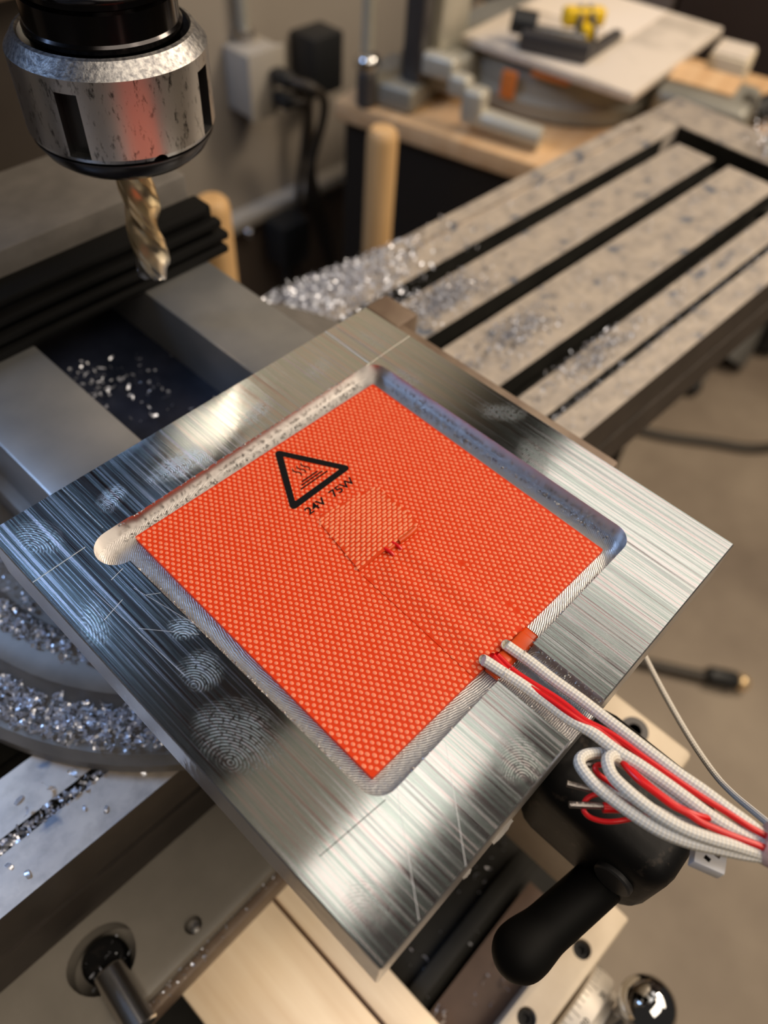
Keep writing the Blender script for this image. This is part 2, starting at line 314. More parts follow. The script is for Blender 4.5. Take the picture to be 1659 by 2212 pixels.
# ================================================================== MILL TABLE
TR = math.radians(-1.5)
tab = empty('milling_table', (.188, .0178, -.1), 'long cast iron milling table with T slots sprinkled with chips', 'table', rz=TR)
ORG[tab] = Vector((0, 0, 0))
def tprof():
    P = [(0, -.052), (0, -.031), (.005, -.031), (.005, -.026), (0, -.026), (0, 0), (.0175, 0), (.0175, -.006), (.0225, -.006), (.0225, 0)]
    for v in (.048, .1025, .148):
        h = .0065; P += [(v - h, 0), (v - h, -.015), (v - .012, -.015), (v - .012, -.026), (v + .012, -.026), (v + .012, -.015), (v + h, -.015), (v + h, 0)]
    P += [(.1735, 0), (.1735, -.004), (.1785, -.004), (.1785, 0), (.1895, 0), (.1895, -.052)]
    return P
def extr(mb, prof, u0, u1):
    a = [mb.bm.verts.new((u0, p[0], p[1])) for p in prof]; b = [mb.bm.verts.new((u1, p[0], p[1])) for p in prof]; n = len(prof)
    mb.bm.faces.new(a); mb.bm.faces.new(b[::-1])
    for i in range(n): mb.bm.faces.new((a[i], b[i], b[(i + 1) % n], a[(i + 1) % n]))
mb = MB(); extr(mb, tprof(), -.62, .322)
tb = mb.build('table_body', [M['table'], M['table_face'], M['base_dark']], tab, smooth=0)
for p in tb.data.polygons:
    if p.center.z < -.0062 and p.center.y > .03 and p.center.z > -.03: p.material_index = 2  # slot insides coloured dark in place of the shade of deep slots
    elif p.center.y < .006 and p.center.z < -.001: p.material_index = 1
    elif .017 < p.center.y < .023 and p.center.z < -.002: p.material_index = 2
MB().box(.322, .352, .024, .158, -.052, -.02).build('end_trough_floor', M['base_dark'], tab, smooth=0)  # dark colour stands in for shade at the bottom of the trough
MB().box(.322, .352, .158, .1895, -.052, 0, .002).build('end_bridge', M['table'], tab)
MB().box(.322, .352, 0, .024, -.052, 0, .002).build('end_bridge', M['table'], tab)
MB().box(.3513, .352, .024, .158, -.02, -.0012).build('trough_shade_sheet', M['base_dark'], tab, smooth=0)  # thin dark sheet added as painted shade on the trough wall
MB().box(.352, .40, 0, .1895, -.052, 0, .003).build('end_cap', M['table'], tab)
MB().box(-.62, .36, .0015, .19, -.0615, -.052).build('table_skirt', M['table_face'], tab)

def TW(u, v, z=0):
    c, s = math.cos(TR), math.sin(TR); return Vector((.188 + u * c - v * s, .0178 + u * s + v * c, -.1 + z))

# ---- chips
def chip_bm(mb, loc, size, flat=False):
    n = 4; R = size * random.uniform(.35, .8); arc = random.uniform(.8, 2.4); wd = size * random.uniform(.25, .55)
    q = Matrix.Rotation(random.uniform(0, 2 * PI), 3, 'Z') @ Matrix.Rotation(random.uniform(-.35, .35) if flat else random.uniform(-1.3, 1.3), 3, 'X') @ Matrix.Rotation(random.uniform(-.3, .3) if flat else random.uniform(-1.3, 1.3), 3, 'Y')
    tw = random.uniform(-.5, .5); A = []; B = []
    for k in range(n + 1):
        t = arc * (k / n - .5); p = Vector((R * math.sin(t), 0, R * (1 - math.cos(t)) * (-1 if flat else 1)))
        ww = wd * (1 - .6 * abs(k / n - .5)); d = Matrix.Rotation(tw * (k / n - .5), 3, 'X') @ Vector((0, ww / 2, 0))
        A.append(mb.bm.verts.new(Vector(loc) + q @ (p - d))); B.append(mb.bm.verts.new(Vector(loc) + q @ (p + d)))
    for k in range(n): mb.bm.faces.new((A[k], A[k + 1], B[k + 1], B[k]))
def chips(name, pts, lo, hi, label, m='chip', flat=False):
    mb = MB()
    for p in pts: chip_bm(mb, p, random.uniform(lo, hi), flat)
    me_o = mb.build(name, M[m], None, label, 'metal chips', None, 'stuff', smooth=0)
    return me_o
G = random.gauss; U = random.uniform
pts = []
for _ in range(4200):
    u = min(max(G(-.05, .045), -.12), .10); v = .1885 - abs(G(0, .020))
    if v < .120: continue
    d = max(0, 1 - abs(u + .05) / .11) * max(0, 1 - (.19 - v) / .07)
    pts.append(TW(u, v, .0012 + U(0, .011) * d))
chips('chip_heap', pts, .0018, .0042, 'glittering heap of aluminium chips on the table behind the plate corner')
pts = []
for (uc, vc, n, su, sv) in ((.025, .128, 520, .017, .006), (.02, .122, 260, .03, .008), (.035, .078, 330, .016, .006), (.03, .072, 150, .03, .008), (.055, .034, 300, .02, .005), (.0, .130, 200, .03, .007)):
    for _ in range(n): pts.append(TW(G(uc, su), vc + max(-1.6, min(1.6, G(0, 1))) * sv, U(.0008, .0045)))
chips('chip_drift', pts, .0014, .0034, 'bluish drifts of chips on the table strips beside the plate', 'chip_blue')
pts = []
for _ in range(1500):
    u = U(-.02, .32); v = random.choice((U(.026, .040), U(.056, .094), U(.110, .140), U(.156, .187), U(.003, .016)))
    pts.append(TW(u, v, U(.0006, .0015)))
for _ in range(26):
    cu, cv = U(.0, .30), random.choice((U(.06, .09), U(.115, .138), U(.16, .172), U(.028, .038)))
    for _ in range(26): pts.append(TW(G(cu, .006), cv + G(0, .0025), U(.0006, .002)))
chips('loose_chips', pts, .0006, .0017, 'fine bluish chips strewn along the receding table strips', 'chip_blue', True)
pts = [TW(U(-.06, .32), .02 + U(-.0022, .0022), U(-.0055, -.0035)) for _ in range(700)]
chips('groove_dust', pts, .0012, .0024, 'dark chips lining the front groove on the right of the table', 'chip_blue')
pts = [TW(U(-.40, -.20), .02 + U(-.0028, .0028), U(-.005, .0005)) for _ in range(950)] + [TW(G(-.262, .016), .02 + G(.003, .0035), U(.0005, .003)) for _ in range(130)]
chips('groove_chips', pts, .0018, .0042, 'row of bright chips packed in the front groove at lower left')
pts = [TW(U(-.1, .32), v + U(-.006, .006), -.0245 + U(0, .004)) for v in (.048, .1025, .148) for _ in range(170)]
chips('slot_chips', pts, .0012, .003, 'scattered chips lying deep in the T slots', 'chip_blue')
pts = [TW(.376 + max(-.022, min(.022, G(0, .013))), .082 + G(0, .010), U(.001, .020)) for _ in range(700)]
chips('end_chip_pile', pts, .002, .004, 'pile of silver chips at the far end of the table')
# single large chips on the bright front strip (lower left)
base_mesh = []
for k in range(4):
    mb = MB(); chip_bm(mb, (0, 0, 0), .0038, True); me = bpy.data.meshes.new('curled_chip'); mb.bm.to_mesh(me); mb.bm.free(); me.materials.append(M['chip']); base_mesh.append(me)
for k, (u, v) in enumerate([(-.268, .0085), (-.315, .006), (-.33, .0105), (-.29, .012), (-.305, .030), (-.325, .034), (-.275, .031), (-.335, .028), (-.252, .009), (-.318, .0125), (-.285, .006), (-.262, .036)]):
    o = bpy.data.objects.new('curled_chip', base_mesh[k % 4]); COL.objects.link(o); p = TW(u, v, .0009); o.location = p; o.rotation_euler = (0, 0, U(0, 6))
    tag(o, 'single curled chip on the bright front strip of the table', 'chip', 'curled chips on the front strip')

# ================================================================== MACHINE VISE
vise = empty('machine_vise', (.014, .13, -.1), 'grey milling vise with two ground ways and dark centre trough', 'vise')
MB().lathe([(.1, 0), (.134, 0), (.136, .002), (.136, .008), (.133, .011), (.118, .011), (.116, .013), (.114, .019), (.109, .022), (.098, .022), (.094, .018), (.084, .018), (.080, .022), (.03, .022)], (.017, .128, -.1), n=96).build('swivel_base', M['vise_cast'], vise)
mb = MB()
for x0, x1 in ((-.0505, -.0115), (.0425, .0785)): mb.box(x0, x1, -.06, .245, -.078, -.03, .0012)
mb.build('bed_way', M['vise_way'], vise)
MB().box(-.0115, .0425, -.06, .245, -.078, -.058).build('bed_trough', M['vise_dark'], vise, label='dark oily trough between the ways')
MB().box(-.056, .084, -.055, .245, -.078, -.062, .003).build('bed_flange', M['vise_cast'], vise)
MB().box(-.058, .0855, .2, .2545, -.03, .002, .0015).build('fixed_jaw', M['vise_cast'], vise)
jp = MB().box(-.09, .0885, .188, .2, -.0295, -.0085, .001).build('jaw_plate', M['rubber'], vise, label='black ribbed jaw cover')
for k, (zc, y0, xe) in enumerate(((-.0105, .1865, .0855), (-.0165, .1835, .0905), (-.0225, .1815, .0925), (-.0280, .1800, .0905))):
    MB().box(-.092, xe, y0, .1895, zc - .0019, zc + .0019, .0013).build('rib', M['rubber'], jp)
MB().lathe([(.0055, 0), (.0055, .001), (.004, .0012), (.004, .0006)], (.062, .2, -.006), (0, -1, 0), 20).build('socket_screw', M['black'], vise)
MB().box(-.045, .1025, -.0285, .0915, -.0505, -.0203, .0015).build('movable_jaw', M['brown_iron'], vise, label='brown iron movable jaw under the plate')
MB().box(.098, .1115, .079, .0985, -.0505, -.0195, .0015).build('jaw_lug', M['brown_iron'], vise)
MB().cyl((.0155, .1, -.048), (.0155, -.075, -.048), .009).build('lead_screw', M['steel'], vise)
pts = [( .017 + r * math.cos(a), .128 + r * math.sin(a), z) for r, a, z in [(U(.097, .106), U(2.9, 4.4), -.0775 + U(0, .003)) for _ in range(700)] + [(U(.118, .132), U(2.9, 4.4), -.0885 + U(0, .008)) for _ in range(2200)] + [(U(.083, .094), U(2.9, 4.2), -.081 + U(0, .003)) for _ in range(200)]]
chips('vise_base_chips', pts, .0016, .004, 'chips gathered on the round swivel base of the vise')
pts = [TW(U(-.42, -.24), U(.062, .19), U(.0008, .004)) for _ in range(900)]
chips('left_chip_bed', pts, .0016, .0038, 'chips covering the table left of the vise')
pts = [(U(-.010, .041), U(.105, .185), -.0572 + U(0, .002)) for _ in range(60)] + [(U(-.01, .02), G(.17, .008), -.057 + U(0, .003)) for _ in range(60)]
chips('trough_chips', pts, .0015, .0032, 'few chips glinting in the dark vise trough', 'chip')
# ---- vise crank
crk = empty('vise_crank', (.02, -.098, -.08), 'worn black vise crank with round capped hub below the wires', 'crank')
mb = MB(); mb.box(-.003, .036, -.121, -.072, -.086, -.046, .009, 4); mb.build('hub', M['black_worn'], crk)
MB().lathe([(.0062, 0), (.0062, .0016), (.0056, .0021), (.003, .0022)], (-.0028, -.1085, -.0625), (-1, 0, .0), 32).build('hub_cap', M['cap_grey'], crk, label='dark grey round end cap')
MB().lathe([(.0070, 0), (.0078, .003), (.0078, .030)] + [(.0078 + .0012 * sm, .030 + .010 * k / 6) for k, sm in ((1, .07), (2, .26), (3, .5), (4, .74), (5, .93), (6, 1))] + [(max(.0004, .0090 * math.cos(a)), .0410 + .0090 * math.sin(a)) for a in [PI / 2 * k / 10 for k in range(11)]], (.006, -.1085, -.076), (-1, .19, -.08), 32).build('crank_handle', M['rubber'], crk)

# ================================================================== SADDLE AND BASE
sad = empty('mill_saddle', (-.14, .1, -.205), 'grey painted mill saddle below the front edge of the table', 'saddle')
body = tmp(MB().box(-.30, .075, -.0118, .2, -.2, -.1625, .0015))
cut = tmp(MB().prism([(-.1285 + .0135 * math.cos(a), .0125 + .0135 * math.sin(a) * (1 if math.sin(a) < 0 else .75)) for a in [2 * PI * k / 32 for k in range(32)]], -.176, -.15))
cut2 = tmp(MB().cyl((-.097, -.0042, -.17), (-.097, -.0042, -.15), .0036))
me = boolean(body, [cut, cut2]); me2 = me.copy(); bpy.data.objects.remove(body, do_unlink=True)
finish(me2, 'saddle_body', M['saddle'], sad)
MB().lathe([(.003, 0), (.003, .003), (.0012, .0035)], (-.097, -.0042, -.1699), n=16).build('oil_nipple', M['steel'], sad)
MB().lathe([(.004, 0), (.009, .001), (.009, .006), (.0075, .008), (.005, .0085)], (-.1285, .012, -.176), n=24).build('bolt_head', M['black_worn'], sad)
MB().cyl((-.1288, .006, -.1605), (-.1308, -.019, -.1608), .0062, n=28).build('lock_pin', M['steel'], sad, label='shiny cylindrical lock pin')
MB().box(-.30, .075, -.016, -.0118, -.186, -.170, .001).build('wiper_strip', M['brown_iron'], sad)
pts = [(U(-.19, -.06), -.014 + U(-.002, .003), -.168 + U(0, .002)) for _ in range(110)] + [(-.1285 + G(0, .006), .008 + G(0, .004), -.168 + U(0, .002)) for _ in range(40)]
chips('saddle_chips', pts, .0010, .0022, 'small chips along the front lip of the saddle')

base = empty('milling_machine', (-.02, .15, -.45), 'milling machine body: dark column and head, tan machined base way', 'milling machine')
MB().box(-.18, .06, -.115, .55, -.45, -.245).build('base_body', M['base_dark'], base)
MB().box(-.116, -.0655, -.135, .35, -.245, -.2, .0012).build('machined_way', M['way_tan'], base)
MB().box(-.0638, -.048, -.135, .35, -.245, -.2015, .001).build('machined_way', M['way_tan'], base)
MB().box(-.0655, -.0638, -.135, .35, -.245, -.204).build('way_groove', M['base_brown'], base)
MB().box(-.048, .07, -.092, .35, -.245, -.228).build('trough_floor', M['base_dark'], base)
MB().box(-.048, .04, -.088, -.080, -.228, -.2205, .001).build('trough_rib', M['base_dark'], base)
MB().box(-.048, .03, -.118, -.093, -.245, -.221).build('trough_lip', M['base_brown'], base)
pts = [(U(-.046, .05), U(-.09, -.03), -.2265 + U(0, .001)) for _ in range(75)] + [(U(-.046, .0), U(-.115, -.095), -.2195 + U(0, .001)) for _ in range(14)] + [(G(-.043, .002), G(-.097, .002), -.218 + U(0, .003)) for _ in range(10)]
chips('base_trough_chips', pts, .0016, .0032, 'sparse pale chips in the dark trough of the base')
br = empty('feed_bracket', (.0, -.13, -.24), 'tan feed screw bracket with two dark bolt holes beside the dial', 'bracket', rz=-.04)
ORG[br] = Vector((0, 0, 0)); br.location = (.0095, -.1235, -.2)
bd = tmp(MB().box(-.075, .0335, -.0105, .0055, -.045, 0, .0015))
c1 = tmp(MB().cyl((.0075, -.0025, -.006), (.0075, -.0025, .01), .0042)); c2 = tmp(MB().cyl((-.0305, -.0015, -.006), (-.0305, -.0015, .01), .0042))
me = boolean(bd, [c1, c2]).copy(); bpy.data.objects.remove(bd, do_unlink=True); finish(me, 'bracket_body', M['bracket'], br)
for x, y in ((.0075, -.0025), (-.0305, -.0015)): MB().lathe([(.0035, 0), (.0035, .003), (.002, .003), (.002, .001)], (x, y, -.0059), n=18).build('socket_bolt', M['black_worn'], br)
MB().box(.004, .032, -.012, .0, -.045, -.012, .001).build('bracket_foot', M['bracket'], br)
dial = empty('feed_dial', (-.004, -.1405, -.2345), 'pale graduated feed dial at the bottom edge between bracket and chrome ball', 'dial', rz=-.03)
ORG[dial] = Vector((0, 0, 0)); DR = .030
MB().lathe([(.020, 0), (DR - .001, .0005), (DR, .0015), (DR, .0105), (DR - .001, .0115), (DR - .0035, .0118), (DR - .0035, .0150), (.012, .0155)], (0, .0055, 0), (0, -1, 0), 96).build('dial_ring', M['satin'], dial)
for k in range(60):
    a = 2 * PI * k / 60; L_ = .0045 if k % 5 == 0 else .0028
    mb = MB(); mb.box(-.00014, .00014, -L_, 0, DR - .00005, DR + .0001); bmesh.ops.rotate(mb.bm, verts=mb.bm.verts, cent=(0, 0, 0), matrix=Matrix.Rotation(a, 3, 'Y')); bmesh.ops.translate(mb.bm, verts=mb.bm.verts, vec=(0, .0042, 0))
    mb.build('graduation', M['ink'], dial, smooth=0)
def text_mesh(txt, size):
    cu = bpy.data.curves.new('t', 'FONT'); cu.body = txt; cu.size = size; cu.extrude = 0; cu.offset = .014 * size; cu.align_x = 'CENTER'; cu.resolution_u = 3
    o = bpy.data.objects.new('t', cu); COL.objects.link(o); dg = bpy.context.evaluated_depsgraph_get(); dg.update()
    me = bpy.data.meshes.new_from_object(o.evaluated_get(dg)); bpy.data.objects.remove(o, do_unlink=True); return me
for txt, a in (('10', -.52), ('20', .0), ('30', .52)):
    me = text_mesh(txt, .0040); me.transform(Matrix.Rotation(a, 4, 'Y') @ Matrix.Translation((0, -.0044, DR + .0001)))
    finish(me, 'numeral', M['ink'], dial, smooth=0)
bl = empty('ball_lever', (.0185, -.1575, -.235), 'polished chrome ball on a lever at the bottom edge', 'lever')
MB().ball((.0185, -.159, -.2), .0125, 40).build('ball_knob', M['chrome'], bl)
MB().cyl((.0145, -.1555, -.207), (-.002, -.153, -.232), .0042).build('lever_rod', M['steel'], bl)
apr = empty('table_apron', (.065, -.085, -.19), 'tan block jutting out under the plate right of the crank', 'apron block')
MB().box(.022, .088, -.112, -.03, -.175, -.125, .003).build('apron_body', M['bracket'], apr)
MB().lathe([(.006, 0), (.006, .001), (.003, .001), (.003, .0002)], (.078, -.088, -.1252), n=20).build('apron_screw', M['darkgrey'], apr)
MB().box(-.17, .05, -.11, .5, FZ, -.45, .004).build('machine_stand', M['base_dark'], None, 'dark steel stand under the mill base', 'stand')

# ================================================================== COLUMN AND HEAD
colm = base
MB().box(-.16, .115, .36, .55, -.245, .9, .008).build('column_body', M['column'], colm)
MB().box(-.165, .12, .345, .56, .03, .05, .003).build('column_band', M['brown_iron'], colm)
head = base
MB().box(-.06, .13, .065, .40, .26, .62, .012, 3).build('head_body', M['column'], head)
MB().lathe([(.034, 0), (.040, .004), (.040, .06)], (.036, .157, .2), n=48).build('spindle_nose', M['blued'], head)
SX, SY = .0370, .1590
CZ = .0062
chk = empty('collet_chuck', (SX, SY, .04), 'dark polished collet chuck with silver slotted clamping nut', 'collet chuck')
MB().lathe([(.018, .060), (.0232, .060), (.0232, .0775), (.0245, .0785), (.0245, .0800), (.0238, .0808), (.0238, .0885), (.0225, .0893), (.0225, .0908), (.0257, .0922), (.0267, .0940), (.0268, .2)], (SX, SY, CZ), n=96).build('holder_body', M['blued'], chk)
MB().lathe([(.006, 0), (.006, .0006)], (SX + .0265 * math.cos(math.radians(222)), SY + .0265 * math.sin(math.radians(222)), .1155 + CZ), (math.cos(math.radians(222)), math.sin(math.radians(222)), 0), 24).build('hole_shade_disc', M['ink'], chk)  # black disc, painted shade for the inside of a hole
nb = tmp(MB().lathe([(.010, .0478), (.0288, .0478), (.0305, .0486), (.0312, .0500), (.0314, .0738), (.0280, .0782), (.0268, .0786), (.0262, .0778), (.0262, .0700), (.010, .0700)], (SX, SY, CZ), n=128))
cs = []
for a in (211, 301, 31, 121):
    ar = math.radians(a); mb = MB(); mb.box(.0275, .040, -.0036, .0036, .0500, .0698); bmesh.ops.rotate(mb.bm, verts=mb.bm.verts, cent=(0, 0, 0), matrix=Matrix.Rotation(ar, 3, 'Z')); bmesh.ops.translate(mb.bm, verts=mb.bm.verts, vec=(SX, SY, CZ)); cs.append(tmp(mb))
ar = math.radians(258); cs.append(tmp(MB().cyl((SX + .025 * math.cos(ar), SY + .025 * math.sin(ar), .0478 + CZ), (SX + .036 * math.cos(ar), SY + .036 * math.sin(ar), .0478 + CZ), .0026)))
me = boolean(nb, cs).copy(); bpy.data.objects.remove(nb, do_unlink=True)
nut = finish(me, 'collet_nut', [M['steel_nut'], M['black'], M['nut_rim']], chk, label='silver clamping nut with four wrench slots', smooth=18)
for p in nut.data.polygons:
    c = p.center + ORG[nut]; r = math.hypot(c.x - SX, c.y - SY)
    if r < .0300 and .0485 < c.z - CZ < .0699 and r > .0265: p.material_index = 1
    elif c.z - CZ > .0737 and r > .0262: p.material_index = 2
MB().lathe([(.009, .0400), (.0225, .0400), (.0250, .0404), (.0278, .0428), (.0303, .0470), (.0303, .0477), (.010, .0477)], (SX, SY, CZ), n=96).build('lock_ring', M['blued_ring'], chk, label='black bevelled ring under the nut')
def end_mill():
    bm = bmesh.new(); R = .0070; n = 72; H = .056; rings = []; z0 = -.0060
    def rad(t):
        f = (t * 3 / (2 * PI)) % 1.0
        if f < .16: return 1.0
        if f < .30: return .93
        return .93 - .27 * math.sin(PI * (f - .30) / .70) ** .8
    K = 60
    for k in range(K + 1):
        z = z0 + H * k / K; tw = -(z - z0) / .034 * 2 * PI * .5
        rings.append([bm.verts.new((SX + R * rad(2 * PI * i / n) * math.cos(2 * PI * i / n + tw), SY + R * rad(2 * PI * i / n) * math.sin(2 * PI * i / n + tw), z + (.0011 * (math.cos(3 * 2 * PI * i / n)) if k == 0 else 0))) for i in range(n)])
    for a, b in zip(rings, rings[1:]):
        for i in range(n): bm.faces.new((a[i], a[(i + 1) % n], b[(i + 1) % n], b[i]))
    c = bm.verts.new((SX, SY, z0 + .0012))
    for i in range(n): bm.faces.new((rings[0][(i + 1) % n], rings[0][i], c))
    bm.faces.new(rings[-1]); bmesh.ops.recalc_face_normals(bm, faces=bm.faces)
    me = bpy.data.meshes.new('end_mill'); bm.to_mesh(me); bm.free()
    return finish(me, 'end_mill', M['gold'], None, 'gold coated fluted end mill clamped in the collet chuck', 'end mill', smooth=28)
end_mill()

# ================================================================== ALUMINIUM PLATE
PD = .0060
plate = empty('aluminium_plate', (0, 0, -.02), 'thick brushed aluminium plate with milled square pocket and finger marks', 'plate'); ORG[plate] = Vector((0, 0, -.02))
pb = tmp(MB().box(-.078, .0787, -.0778, .0799, -.02, 0, .00035, 1))
pk = tmp(MB().prism(rrect(-.0545, .0587, -.0545, .0561, .0062), -PD, .01))
dog = tmp(MB().prism([(x - .0000, y) for x, y in rrect(-.0607, -.040, .0433, .0566, .0066)], -PD - .0003, .01))
chn = tmp(MB().box(-.0090, .0067, -.09, -.045, -PD + .0002, .01))
me = boolean(pb, [pk, dog, chn]).copy(); bpy.data.objects.remove(pb, do_unlink=True)
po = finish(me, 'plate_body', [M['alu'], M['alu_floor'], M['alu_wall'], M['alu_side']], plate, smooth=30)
for p in po.data.polygons:
    c = p.center + ORG[plate]; p.material_index = 0
    inside = -.0615 < c.x < .0595 and -.0765 < c.y < .0575
    if p.normal.z > .9: p.material_index = 1 if c.z < -.004 else 0
    elif p.normal.z < -.9: p.material_index = 3
    else: p.material_index = 2 if (inside and c.z > -.0066) else 3
def strip(x0, y0, x1, y1, wd, name, m, h=.00003):
    d = Vector((x1 - x0, y1 - y0)); d.normalize(); nrm = Vector((-d.y, d.x)) * wd / 2
    mb = MB(); mb.prism([(x0 + nrm.x, y0 + nrm.y), (x0 - nrm.x, y0 - nrm.y), (x1 - nrm.x, y1 - nrm.y), (x1 + nrm.x, y1 + nrm.y)], -.00002, h); return mb.build(name, m, plate, smooth=0)
for a in ((-.0535, .0797, -.0533, .0585), (-.0777, .0557, -.0608, .0561), (.0571, .0797, .0562, .0562), (.0785, .0566, .0545, .0558)): strip(*a, .00028, 'scribed_line', M['scribe'])
strip(-.0715, -.0525, -.0520, -.0545, .0002, 'pencil_line', M['ink'])
for a in ((-.0675, .042, -.0655, .004), (-.0592, .0349, -.053, .0084), (-.0657, .0235, -.0555, .0109), (-.0707, .032, -.0635, .034), (-.062, .0415, -.0575, .0425), (-.0585, .031, -.0548, .0285), (-.049, -.0555, -.0655, -.0772), (-.0315, -.0555, -.050, -.0775)): strip(*a, .00011, 'scratch', M['scratch'])
# burrs: ragged metal left along pocket floor edges and the lower plate edge
def burrs(name, pts, s0, s1):
    mb = MB()
    for p in pts:
        r = bmesh.ops.create_icosphere(mb.bm, subdivisions=1, radius=1); s = U(s0, s1)
        mt = Matrix.Translation(p) @ Matrix.Rotation(U(0, 6), 4, 'Z') @ Matrix.Rotation(U(0, 6), 4, 'X') @ Matrix.Diagonal((s * U(.6, 1.6), s * U(.5, 1), s * U(.3, .8), 1))
        bmesh.ops.transform(mb.bm, matrix=mt, verts=r['verts'])
    o = mb.build(name, M['burr'], plate, kind='stuff', smooth=0); return o
pts = [(U(-.05, .05), .0552 - abs(G(0, .0009)), -PD + U(0, .0006)) for _ in range(300)] + [(.0576 - abs(G(0, .0010)), U(-.048, .05), -PD + U(0, .0006)) for _ in range(280)]
burrs('burr_grit', pts, .00015, .00042)
pts = [(-.0543 + G(0, .00025), U(-.05, .040), -.0002 + U(-.0012, .0001)) for _ in range(330)] + [(U(-.05, .05), -.0543 + G(0, .0002), -.0003 + U(-.001, .0001)) for _ in range(180)] + [(U(-.05, .05), .0560 + G(0, .00015), -.0001) for _ in range(160)] + [(.0068 + G(0, .0006), U(-.0775, -.055), -.0006 + U(-.002, .0003)) for _ in range(90)] + [(-.0088 + G(0, .0008), U(-.0775, -.055), -.0014 + U(-.002, .0006)) for _ in range(110)]
burrs('edge_burr', pts, .00012, .00038)
for cx, cy, L_, W_ in ((-.0325, -.0783, .008, .0008), (-.0465, -.0781, .003, .0004)):
    P = [(cx + L_ * (t - .5), cy - W_ * (.35 + .65 * U(.3, 1)) * math.sin(PI * min(max(t, .08), .92))) for t in [k / 9 for k in range(10)]]
    mb = MB(); mb.prism([(cx + L_ / 2, cy + .001), (cx - L_ / 2, cy + .001)] + P, -.0170, -.0164); mb.build('saw_burr', M['vise_cast'], plate, smooth=0)

# ================================================================== SILICONE HEATER
PZT = -.0044                                    # top of the sheet
PA = -.0182; PX, PY = .0018, .0015; PS = .0502
heater = empty('silicone_heater', (PX, PY, -PD), 'orange woven silicone heating pad lying in the pocket with its lead wires', 'heating pad')
ca, sa = math.cos(PA), math.sin(PA)
def pad(x, y, z): return Vector((PX + x * ca - y * sa, PY + x * sa + y * ca, z))
def sstep(a, b, t): t = min(1, max(0, (t - a) / (b - a))); return t * t * (3 - 2 * t)
def hbulge(x, y):                               # mm in, m out: raised run of the leads under the cover strip
    e = sstep(-6, -12, y)
    a = math.exp(-((x - 6) / 4.0) ** 2) * .0007 + math.exp(-((x + 3) / 4.0) ** 2) * .0007
    return a * e * sstep(15.5, 11, x) * sstep(-12, -8, x)
mb = MB(); mb.prism([tuple(pad(x, y, 0).xy) for x, y in rrect(-PS, PS, -PS, PS, .0006, 3)], -PD, PZT); sheet = mb.build('silicone_sheet', M['sil'], heater, smooth=30)
def dome(bm, c, ax, ay, h, k=9, ang=0):
    ce = bm.verts.new((c[0], c[1], c[2] + h)); A = []; B = []
    for i in range(k):
        t = 2 * PI * i / k; dx, dy = ax * math.cos(t), ay * math.sin(t)
        X = dx * math.cos(ang) - dy * math.sin(ang); Y = dx * math.sin(ang) + dy * math.cos(ang)
        A.append(bm.verts.new((c[0] + X * .8, c[1] + Y * .8, c[2] + h * .7))); B.append(bm.verts.new((c[0] + X, c[1] + Y, c[2] - .00003)))
    for i in range(k):
        j = (i + 1) % k; bm.faces.new((A[i], A[j], ce)); bm.faces.new((B[i], B[j], A[j], A[i]))
def weave(name, parent, inside, zf, px, py, ax, ay, h, m, x0, x1, y0, y1, ang=0):
    bm = bmesh.new(); j = 0; y = y0
    while y < y1:
        x = x0 + (px / 2 if j % 2 else 0)
        while x < x1:
            jx, jy = x + G(0, .05), y + G(0, .04)
            if inside(jx, jy): p = pad(jx * .001, jy * .001, zf(jx, jy)); dome(bm, p, ax * .001 * U(.9, 1.08), ay * .001 * U(.88, 1.1), h, 9, PA + ang)
            x += px
        y += py; j += 1
    bmesh.ops.recalc_face_normals(bm, faces=bm.faces); me = bpy.data.meshes.new(name); bm.to_mesh(me); bm.free()
    return finish(me, name, m, parent, kind='stuff', smooth=60)
def in_poly(x, y, P):
    r = False
    for i in range(len(P)):
        (xa, ya), (xb, yb) = P[i], P[i - 1]
        if (ya > y) != (yb > y) and x < (xb - xa) * (y - ya) / (yb - ya) + xa: r = not r
    return r
PATCH = [(-6.6, 15.6), (-5.6, 17.6), (-4.0, 18.6), (15.5, 15.6), (17.0, 14.4), (15.4, -5.2), (-10.0, -4.6)]
STRIP = [(-10.3, -6.4), (15.2, -6.6), (13.2, -49.9), (-11.6, -49.9)]
def inset(P, d):
    cx = sum(p[0] for p in P) / len(P); cy = sum(p[1] for p in P) / len(P); return [(cx + (x - cx) * (1 - d), cy + (y - cy) * (1 - d)) for x, y in P]
PIN = inset(PATCH, .3)
inS = lambda x, y: in_poly(x, y, STRIP); inP = lambda x, y: in_poly(x, y, PATCH)
weave('weave_texture', heater, lambda x, y: abs(x) < 49.75 and abs(y) < 49.6 and not inS(x, y) and not in_poly(x, y, PIN), lambda x, y: PZT, 1.88, 1.45, .56, .70, .00010, M['sil_dot'], -49.6, 50, -49.5, 50, .12)
